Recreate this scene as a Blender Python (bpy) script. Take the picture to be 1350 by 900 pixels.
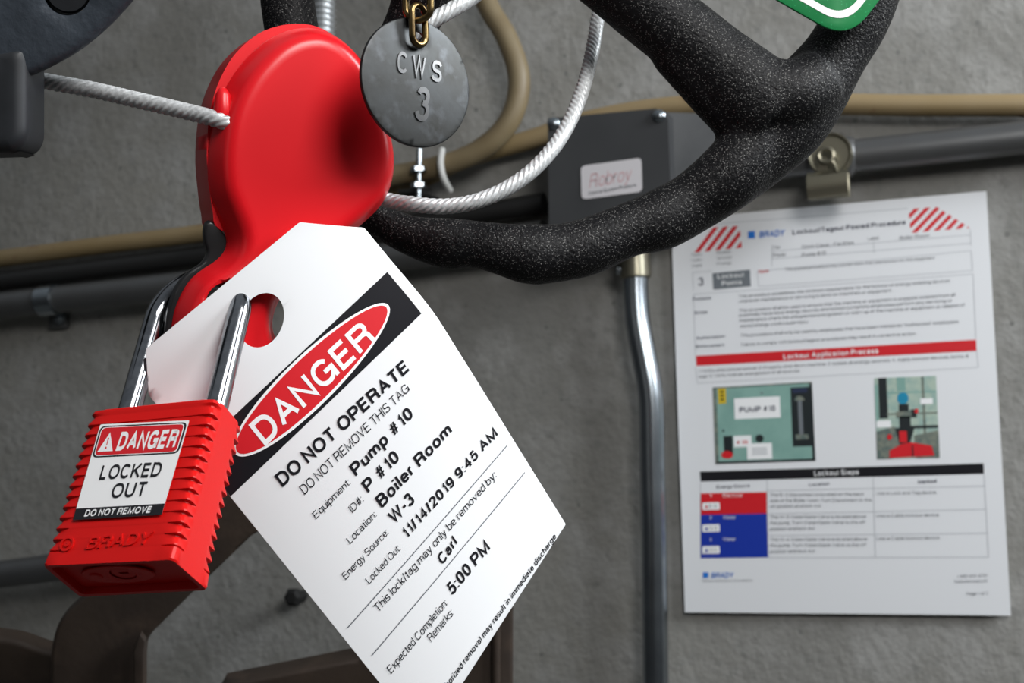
import bpy, bmesh, math, random
import numpy as np
from mathutils import Vector, Matrix
from mathutils.geometry import delaunay_2d_cdt
random.seed(7)
for o in list(bpy.data.objects): bpy.data.objects.remove(o, do_unlink=True)
SC = bpy.context.scene
COL = SC.collection

# ------------------------------------------------------------------ camera
# world: X along the wall, Y into the wall (wall face at y=0), Z up; metres. Sheet centre at (0, 0, 1.40)
F = 1875.0                       # focal length in pixels of the 1350x900 frame (50 mm on 36 mm)
RW = np.array([[0.9335589377, 0.0246413301, 0.3575758866],
               [-0.0573641402, 0.9950460535, 0.0811954849],
               [-0.3538037101, -0.0963128039, 0.9303476654]])
TW = np.array([220.4949969, 45.1389682, 977.0970243])
Z0 = 1.40
def wall2world(p): return np.array([p[0] / 1000, p[2] / 1000, Z0 - p[1] / 1000])
def cam2world(c): return wall2world(RW.T @ (np.asarray(c, float) - TW))
def world2wall(w): return np.array([w[0] * 1000, (Z0 - w[2]) * 1000, w[1] * 1000])
def camdir2world(d):
    q = RW.T @ np.asarray(d, float)
    return np.array([q[0], q[2], -q[1]])
def ray(px, py): return np.array([(px - 675) / F, (py - 450) / F, 1.0])
def at(px, py, D): return cam2world(ray(px, py) * D)            # D: distance along the view axis in mm
def onwall(px, py, off=0.0):                                    # point off mm in front of the wall
    d = RW.T @ ray(px, py); c = -RW.T @ TW
    t = (-off - c[2]) / d[2]
    return wall2world(c + t * d)
CAMPOS = cam2world((0, 0, 0))
cam = bpy.data.cameras.new('camera'); camo = bpy.data.objects.new('camera', cam); COL.objects.link(camo)
cam.sensor_width = 36; cam.lens = F / 1350 * 36; cam.clip_start = 0.01; cam.clip_end = 50
rx, ry, rz = camdir2world((1, 0, 0)), camdir2world((0, -1, 0)), camdir2world((0, 0, -1))
camo.matrix_world = Matrix(((rx[0], ry[0], rz[0], CAMPOS[0]), (rx[1], ry[1], rz[1], CAMPOS[1]), (rx[2], ry[2], rz[2], CAMPOS[2]), (0, 0, 0, 1)))
cam.dof.use_dof = True; cam.dof.focus_distance = 0.405; cam.dof.aperture_fstop = 30
SC.camera = camo

# ------------------------------------------------------------------ light and exposure
SC.view_settings.view_transform = 'Standard'; SC.view_settings.look = 'None'
SC.view_settings.gamma = 1; SC.view_settings.use_curve_mapping = False
SC.view_settings.exposure = 0.36
W = bpy.data.worlds.new('world'); SC.world = W; W.use_nodes = True
wt_ = W.node_tree; bg = wt_.nodes['Background']; bg.inputs[1].default_value = 1.0
g_ = wt_.nodes.new('ShaderNodeTexCoord'); sx_ = wt_.nodes.new('ShaderNodeSeparateXYZ'); mr_ = wt_.nodes.new('ShaderNodeMapRange'); cr_ = wt_.nodes.new('ShaderNodeValToRGB')
wt_.links.new(g_.outputs['Generated'], sx_.inputs[0]); wt_.links.new(sx_.outputs['Z'], mr_.inputs[0]); mr_.inputs[1].default_value = -1; mr_.inputs[2].default_value = 1
wt_.links.new(mr_.outputs[0], cr_.inputs[0]); wt_.links.new(cr_.outputs[0], bg.inputs[0])
cr_.color_ramp.elements[0].position = .25; cr_.color_ramp.elements[0].color = (.012, .012, .012, 1)
cr_.color_ramp.elements[1].position = .95; cr_.color_ramp.elements[1].color = (.20, .215, .23, 1)
e_ = cr_.color_ramp.elements.new(.55); e_.color = (.032, .033, .034, 1)
def area(name, loc, target, size, power, color=(1, 1, 1), size_y=None):
    l = bpy.data.lights.new(name, 'AREA'); l.energy = power; l.color = color; l.size = size
    if size_y: l.shape = 'RECTANGLE'; l.size_y = size_y
    o = bpy.data.objects.new(name, l); COL.objects.link(o); o.location = loc
    o.rotation_euler = (Vector(target) - Vector(loc)).to_track_quat('-Z', 'Y').to_euler()
    return o
area('added_front_light', (0.40, -0.93, 1.79), (-0.05, -0.60, 1.40), 0.30, 3.7, (1.0, 0.985, 0.965))  # unseen area light, added to lift the foreground above the wall
area('added_grazing_light', (0.98, -0.36, 1.97), (0.0, 0.0, 1.45), 0.45, 13.5, (0.93, 0.97, 1.0))  # added area light out of view, grazing and brightening the right wall and sheet
area('added_left_light', (-0.80, -1.85, 1.72), (-0.05, -0.65, 1.45), 0.35, 0.3, (1.0, 0.97, 0.92), 0.9)  # weak unseen strip light, added for a sheen on the red body's left edge

# ------------------------------------------------------------------ materials
def lin(h):
    if isinstance(h, str):
        h = h.lstrip('#'); c = [int(h[i:i + 2], 16) / 255 for i in (0, 2, 4)]
        return tuple((x / 12.92 if x <= .04045 else ((x + .055) / 1.055) ** 2.4) for x in c)
    return h
MATS = {}
def mat(name, color, rough=.5, metal=0., spec=.5, noise=None, bump=None, speck=None, coat=0., pits=None):
    """noise=(scale, color2, lo, hi); bump=(scale, strength, distance); speck=(scale, color, size); pits like speck"""
    if name in MATS: return MATS[name]
    m = bpy.data.materials.new(name); m.use_nodes = True; nt = m.node_tree
    b = nt.nodes['Principled BSDF']; c = lin(color)
    b.inputs['Base Color'].default_value = (*c, 1); b.inputs['Roughness'].default_value = rough
    b.inputs['Metallic'].default_value = metal; b.inputs['Specular IOR Level'].default_value = spec
    b.inputs['Coat Weight'].default_value = coat
    tc = nt.nodes.new('ShaderNodeTexCoord'); src = None
    def ramp(lo, hi, c1, c2):
        r = nt.nodes.new('ShaderNodeValToRGB'); r.color_ramp.elements[0].position = lo; r.color_ramp.elements[1].position = hi
        r.color_ramp.elements[0].color = (*c1, 1); r.color_ramp.elements[1].color = (*c2, 1); return r
    if noise:
        for nz in (noise if isinstance(noise, list) else [noise]):
            sc, c2, lo, hi = nz
            t = nt.nodes.new('ShaderNodeTexNoise'); t.inputs['Scale'].default_value = sc; t.inputs['Detail'].default_value = 6
            nt.links.new(tc.outputs['Object'], t.inputs['Vector'])
            r = ramp(lo, hi, (0, 0, 0), (1, 1, 1)); nt.links.new(t.outputs['Fac'], r.inputs[0])
            mx = nt.nodes.new('ShaderNodeMix'); mx.data_type = 'RGBA'
            nt.links.new(r.outputs[0], mx.inputs[0])
            if src: nt.links.new(src, mx.inputs[6])
            else: mx.inputs[6].default_value = (*c, 1)
            mx.inputs[7].default_value = (*lin(c2), 1); src = mx.outputs[2]
    for sp in (speck, pits):
        if sp:
            sc, c2, size, prob = sp
            v = nt.nodes.new('ShaderNodeTexVoronoi'); v.inputs['Scale'].default_value = sc
            nt.links.new(tc.outputs['Object'], v.inputs['Vector'])
            lt = nt.nodes.new('ShaderNodeMath'); lt.operation = 'LESS_THAN'; lt.inputs[1].default_value = size
            nt.links.new(v.outputs['Distance'], lt.inputs[0])
            sep = nt.nodes.new('ShaderNodeSeparateColor'); nt.links.new(v.outputs['Color'], sep.inputs[0])
            l2 = nt.nodes.new('ShaderNodeMath'); l2.operation = 'LESS_THAN'; l2.inputs[1].default_value = prob
            nt.links.new(sep.outputs[0], l2.inputs[0])
            ml = nt.nodes.new('ShaderNodeMath'); ml.operation = 'MULTIPLY'
            nt.links.new(lt.outputs[0], ml.inputs[0]); nt.links.new(l2.outputs[0], ml.inputs[1])
            mx = nt.nodes.new('ShaderNodeMix'); mx.data_type = 'RGBA'; nt.links.new(ml.outputs[0], mx.inputs[0])
            if src: nt.links.new(src, mx.inputs[6])
            else: mx.inputs[6].default_value = (*c, 1)
            mx.inputs[7].default_value = (*lin(c2), 1); src = mx.outputs[2]
    if src: nt.links.new(src, b.inputs['Base Color'])
    if bump:
        sc, st, dist = bump
        t = nt.nodes.new('ShaderNodeTexNoise'); t.inputs['Scale'].default_value = sc; t.inputs['Detail'].default_value = 4
        nt.links.new(tc.outputs['Object'], t.inputs['Vector'])
        bn = nt.nodes.new('ShaderNodeBump'); bn.inputs['Strength'].default_value = st; bn.inputs['Distance'].default_value = dist
        nt.links.new(t.outputs['Fac'], bn.inputs['Height']); nt.links.new(bn.outputs[0], b.inputs['Normal'])
    MATS[name] = m; return m
M_WALL = mat('concrete', (.275, .268, .245), .85, noise=[(3.2, (.215, .212, .20), .35, .65), (26, (.325, .322, .31), .45, .72), (120, (.19, .19, .18), .55, .8)], bump=(160, .5, .002), pits=(95, (.17, .17, .16), .16, .10))
M_FLOOR = mat('floor_concrete', (.22, .22, .21), .9, noise=(6, (.16, .16, .15), .3, .7))
M_RED = mat('red_plastic', (.68, .008, .014), .30, spec=.42)
M_RED_LOCK = mat('red_lock_nylon', (.62, .006, .005), .42, spec=.28, bump=(2500, .15, .0002))
M_BLACKPL = mat('black_plastic', (.010, .010, .011), .3)
M_WHITE = mat('white_card', (.78, .795, .815), .38, spec=.4)
M_PAPER = mat('laminated_paper', (.77, .785, .81), .45, spec=.35)
M_INK = mat('black_ink', (.010, .010, .013), .30)
M_GREYINK = mat('grey_ink', (.10, .11, .13), .5)
M_LINE = mat('grey_rule', (.42, .44, .47), .5)
M_REDINK = mat('red_ink', (.63, .012, .020), .40)
M_WHITEINK = mat('white_ink', (.88, .89, .90), .4)
M_BLUEINK = mat('blue_ink', (.008, .035, .36), .4)
M_LOGOBLUE = mat('logo_blue', (.01, .17, .62), .4)
M_NAVY = mat('navy_ink', (.02, .03, .07), .4)
M_GREYBOX = mat('grey_print', (.16, .18, .20), .4)
M_STEEL = mat('polished_steel', (.30, .31, .33), .12, 1., noise=(400, (.20, .21, .23), .4, .7))
M_ZINC = mat('galvanised_steel', (.36, .40, .43), .26, 1., noise=(45, (.27, .30, .33), .35, .7))
M_STUD = mat('bright_zinc', (.66, .69, .71), .3, .75)
M_PIPE = mat('dull_grey_pipe', (.13, .133, .135), .40, .6, noise=(30, (.12, .12, .12), .4, .7))
M_DARKPIPE = mat('dark_pipe', (.025, .025, .025), .5, .3)
M_HOSE = mat('tan_hose', (.27, .20, .105), .55, noise=[(25, (.25, .18, .085), .4, .7), (60, (.16, .07, .035), .62, .75)])
M_HOSEB = mat('brown_hose', (.21, .165, .095), .5, noise=(22, (.15, .105, .05), .35, .7))
M_BOX = mat('grey_enclosure', (.055, .057, .060), .5, .2, noise=(14, (.04, .042, .045), .35, .7))
M_BOXSIDE = mat('worn_grey_enclosure', (.17, .175, .18), .5, .3, noise=(18, (.10, .105, .11), .35, .7))
M_WHEEL = mat('black_crackle_paint', (.006, .006, .007), .50, spec=.2, bump=(1100, .8, .0006), speck=(2300, (.17, .17, .165), .36, .30))
M_IRON = mat('blue_grey_cast_iron', (.046, .058, .074), .5, .25, noise=(45, (.024, .030, .040), .35, .7), bump=(260, .35, .001))
M_IRONDARK = mat('dark_cast_iron', (.014, .016, .019), .5, .2, noise=(60, (.022, .025, .03), .4, .7))
M_TAGSTEEL = mat('stainless_disc', (.055, .058, .060), .44, .9, noise=[(90, (.038, .038, .036), .35, .7), (160, (.078, .082, .088), .55, .75)], bump=(600, .08, .0003))
M_STAMP = mat('stamped_steel', (.12, .12, .122), .32, .9)
M_BRASS = mat('aged_brass', (.27, .19, .085), .28, 1., noise=(300, (.12, .08, .04), .4, .7))
M_CLIP = mat('brassy_nickel', (.24, .225, .17), .35, .9)
M_CABLE = mat('coated_cable', (.68, .70, .71), .35, .25, noise=(900, (.42, .43, .44), .4, .7))
M_RUST = mat('brown_painted_steel', (.050, .034, .024), .55, .1, noise=[(16, (.026, .018, .014), .35, .65), (55, (.075, .050, .036), .55, .8)], bump=(180, .25, .001))
M_GREEN = mat('green_tag', (.005, .20, .055), .45, speck=(1500, (.02, .30, .10), .3, .2))
M_STICKER = mat('white_sticker', (.62, .60, .62), .4)
M_PINKINK = mat('faded_red_ink', (.60, .38, .40), .5)
M_PTEAL = mat('print_teal', (.24, .42, .37), .4, noise=(60, (.19, .35, .31), .4, .7))
M_PDARK = mat('print_dark', (.012, .018, .020), .4)
M_PYEL = mat('print_yellow', (.62, .45, .02), .4)
M_PSKY = mat('print_cyan', (.01, .25, .42), .4)
M_PGREY = mat('print_grey', (.10, .14, .13), .4, noise=(300, (.20, .22, .18), .4, .6))
M_PPALE = mat('print_pale', (.42, .52, .44), .4, noise=(200, (.30, .44, .40), .4, .65))
M_WHITEPL = mat('white_plastic_tie', (.55, .55, .53), .4)
M_RUBBERDK = mat('dark_anchor', (.008, .008, .008), .7)

# ------------------------------------------------------------------ builders
def tag(o, label=None, cat=None, group=None, kind=None):
    if label: o['label'] = label
    if cat: o['category'] = cat
    if group: o['group'] = group
    if kind: o['kind'] = kind
    return o
def thing(name, loc, label, cat, group=None):
    o = bpy.data.objects.new(name, None); COL.objects.link(o); o.location = loc; o.empty_display_size = .01
    return tag(o, label, cat, group)
def origin_of(o):
    p = np.zeros(3)
    while o: p = p + np.array(o.location); o = o.parent
    return p
class MB:
    """collects vertices (world metres) and faces with a material index"""
    def __init__(s): s.v = []; s.f = []; s.m = []; s.mats = []
    def mi(s, m):
        if m not in s.mats: s.mats.append(m)
        return s.mats.index(m)
    def add(s, vs, fs, m):
        n = len(s.v); k = s.mi(m)
        s.v.extend([tuple(map(float, v)) for v in vs])
        for f in fs: s.f.append(tuple(i + n for i in f)); s.m.append(k)
    def build(s, name, parent=None, loc=None, smooth=35, fix=True):
        base = origin_of(parent) if parent else np.zeros(3)
        a = np.array(s.v)
        if loc is None: loc = (a.min(0) + a.max(0)) / 2 if parent is None else base
        loc = np.asarray(loc, float)
        me = bpy.data.meshes.new(name); me.from_pydata((a - loc).tolist(), [], s.f)
        for m in s.mats: me.materials.append(m)
        me.polygons.foreach_set('material_index', s.m)
        if fix:
            bm = bmesh.new(); bm.from_mesh(me); bmesh.ops.recalc_face_normals(bm, faces=bm.faces); bm.to_mesh(me); bm.free()
        if smooth:
            me.shade_smooth(); me.set_sharp_from_angle(angle=math.radians(smooth))
        me.update()
        o = bpy.data.objects.new(name, me); COL.objects.link(o)
        if parent: o.parent = parent; o.location = loc - base
        else: o.location = loc
        return o
def V(*a): return np.array(a, float)
def unit(v): v = np.asarray(v, float); return v / np.linalg.norm(v)
def catmull(P, n=8, closed=False):
    P = [np.asarray(p, float) for p in P]; out = []; N = len(P)
    for i in range(N if closed else N - 1):
        g = (lambda k: P[k % N]) if closed else (lambda k: P[k] if 0 <= k < N else (2 * P[0] - P[1] if k < 0 else 2 * P[-1] - P[-2]))
        a, b, c, d = g(i - 1), g(i), g(i + 1), g(i + 2)
        for j in range(n):
            t = j / n
            out.append(.5 * (2 * b + (c - a) * t + (2 * a - 5 * b + 4 * c - d) * t * t + (3 * b - 3 * c + d - a) * t ** 3))
    if not closed: out.append(P[-1])
    return out
def frames(path, closed=False):
    n = len(path); T = []
    for i in range(n):
        a = path[i - 1] if (i or closed) else path[i]; b = path[(i + 1) % n] if (i < n - 1 or closed) else path[i]
        T.append(unit(b - a))
    u = np.cross(T[0], (0, 0, 1.)); u = unit(u if np.linalg.norm(u) > .1 else np.cross(T[0], (1., 0, 0)))
    out = []
    for t in T:
        u = unit(u - t * (u @ t)); out.append((t, u, np.cross(t, u)))
    return out
def tube(mb, path, rad, m, seg=20, closed=False, prof=None, caps=True):
    """rad: number or list; prof(theta, s, r)->radius for twisted profiles; path in metres"""
    path = [np.asarray(p, float) for p in path]; fr = frames(path, closed); n = len(path)
    L = np.concatenate([[0], np.cumsum([np.linalg.norm(path[i + 1] - path[i]) for i in range(n - 1)])])
    vs = []; fs = []
    for i in range(n):
        t, u, w = fr[i]; r = rad[i] if hasattr(rad, '__len__') else rad
        for k in range(seg):
            th = 2 * math.pi * k / seg; rr = prof(th, L[i], r) if prof else r
            vs.append(path[i] + rr * (math.cos(th) * u + math.sin(th) * w))
    for i in range(n if closed else n - 1):
        for k in range(seg):
            a = i * seg + k; b = i * seg + (k + 1) % seg; j = ((i + 1) % n) * seg
            fs.append((a, b, j + (k + 1) % seg, j + k))
    if caps and not closed:
        fs.append(tuple(range(seg))[::-1]); fs.append(tuple(range((n - 1) * seg, n * seg)))
    mb.add(vs, fs, m)
def lathe(mb, c, axis, prof, m, seg=40, u0=None):
    """prof: list of (radius, height along axis) in metres"""
    axis = unit(axis); u = np.cross(axis, (0, 0, 1.) if abs(axis[2]) < .9 else (1., 0, 0)) if u0 is None else np.asarray(u0, float)
    u = unit(u - axis * (u @ axis)); w = np.cross(axis, u); vs = []; fs = []
    for r, h in prof:
        for k in range(seg):
            th = 2 * math.pi * k / seg; vs.append(c + axis * h + max(r, 1e-6) * (math.cos(th) * u + math.sin(th) * w))
    for i in range(len(prof) - 1):
        for k in range(seg):
            a = i * seg + k; b = i * seg + (k + 1) % seg; fs.append((a, b, b + seg, a + seg))
    fs.append(tuple(range(seg))[::-1]); fs.append(tuple(range((len(prof) - 1) * seg, len(prof) * seg)))
    mb.add(vs, fs, m)
def rbox(mb, c, ex, ey, ez, sx, sy, sz, m, r=.001, seg=2):
    bm = bmesh.new(); bmesh.ops.create_cube(bm, size=1)
    for v in bm.verts: v.co = (v.co.x * sx, v.co.y * sy, v.co.z * sz)
    if r: bmesh.ops.bevel(bm, geom=bm.edges[:], offset=r, segments=seg, profile=.5, affect='EDGES')
    bm.verts.index_update()
    vs = [np.asarray(c) + np.asarray(ex) * v.co.x + np.asarray(ey) * v.co.y + np.asarray(ez) * v.co.z for v in bm.verts]
    mb.add(vs, [tuple(v.index for v in f.verts) for f in bm.faces], m); bm.free()
def inpoly(p, poly):
    x, y = p; c = False; n = len(poly)
    for i in range(n):
        x1, y1 = poly[i]; x2, y2 = poly[i - 1]
        if (y1 > y) != (y2 > y) and x < (x2 - x1) * (y - y1) / (y2 - y1) + x1: c = not c
    return c
def dist_poly(p, poly):
    A = np.asarray(poly); B = np.roll(A, -1, 0); d = B - A
    t = np.clip(((np.asarray(p) - A) * d).sum(1) / np.maximum((d * d).sum(1), 1e-18), 0, 1)
    return np.sqrt((((A + d * t[:, None]) - p) ** 2).sum(1).min())
def resample(poly, step):
    out = []; n = len(poly)
    for i in range(n):
        a = np.asarray(poly[i], float); b = np.asarray(poly[(i + 1) % n], float)
        k = max(1, int(np.linalg.norm(b - a) / step + .5))
        out += [a + (b - a) * j / k for j in range(k)]
    return out
def cdt(outline, holes, extra):
    pts = [Vector(p) for p in outline]; E = [(i, (i + 1) % len(outline)) for i in range(len(outline))]
    for h in holes:
        n = len(pts); pts += [Vector(p) for p in h]; E += [(n + i, n + (i + 1) % len(h)) for i in range(len(h))]
    pts += [Vector(p) for p in extra]
    vs, _, fs, *_ = delaunay_2d_cdt(pts, E, [], 0, 1e-7)
    vs = [(v.x, v.y) for v in vs]; keep = []
    for f in fs:
        c = np.mean([vs[i] for i in f], 0)
        if inpoly(c, outline) and not any(inpoly(c, h) for h in holes): keep.append(tuple(f))
    return vs, keep
def slab(mb, outline, holes, T, r, m, mp, step=1.2, grid=3.0, rh=.6, rings=6, dome=0., profile=None):
    """rounded plate in local mm: mp(x, y, h) -> world, h=0 front, -T back"""
    outline = resample(outline, step); holes = [resample(h, step * .6) for h in holes]
    A = np.asarray(outline); area2 = (A[:, 0] * np.roll(A[:, 1], -1) - np.roll(A[:, 0], -1) * A[:, 1]).sum()
    sgn = 1 if area2 > 0 else -1; N = len(outline); extra = []
    tg = np.roll(A, -1, 0) - np.roll(A, 1, 0); tg /= np.linalg.norm(tg, axis=1)[:, None]; nr = np.stack([-tg[:, 1], tg[:, 0]], 1) * sgn
    if profile: ds = [p[0] for p in profile[1:]]; r = max(ds); r_ = max(ds)
    else: ds = [r * (1 - math.cos(math.pi / 2 * q / rings)) for q in range(1, rings + 1)]
    for d in ds:
        for i in range(N):
            p = A[i] + nr[i] * d
            if dist_poly(p, outline) > d * .97 and all(not inpoly(p, h) and dist_poly(p, h) > .4 for h in holes): extra.append(tuple(p))
    lo, hi = A.min(0), A.max(0)
    for x in np.arange(lo[0], hi[0], grid):
        for y in np.arange(lo[1], hi[1], grid):
            if inpoly((x, y), outline) and dist_poly((x, y), outline) > r * 1.02 and all(not inpoly((x, y), h) and dist_poly((x, y), h) > rh * 1.2 for h in holes): extra.append((x, y))
    vs, fs = cdt(outline, holes, extra)
    def hgt(p):
        d = min(dist_poly(p, outline), r); h = float(np.interp(d, [q[0] for q in profile], [q[1] for q in profile])) if profile else -r + math.sqrt(max(0, r * r - (r - d) ** 2))
        for ho in holes:
            dd = min(dist_poly(p, ho), rh); h = min(h, -rh + math.sqrt(max(0, rh * rh - (rh - dd) ** 2)) + 0)
        return h
    H = [hgt(p) for p in vs]; n = len(vs)
    if dome:
        H = [h + dome * min(1, dist_poly(p, outline) / (4 * r)) for h, p in zip(H, vs)]
    front = [mp(p[0], p[1], h) for p, h in zip(vs, H)]; back = [mp(p[0], p[1], -T) for p in vs]
    cnt = {}
    for f in fs:
        for a, b in zip(f, f[1:] + f[:1]): cnt[(a, b)] = 1
    side = [(a, b) for (a, b) in cnt if (b, a) not in cnt]
    mb.add(front + back, list(fs) + [tuple(i + n for i in f[::-1]) for f in fs] + [(b, a, a + n, b + n) for a, b in side], m)
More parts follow.
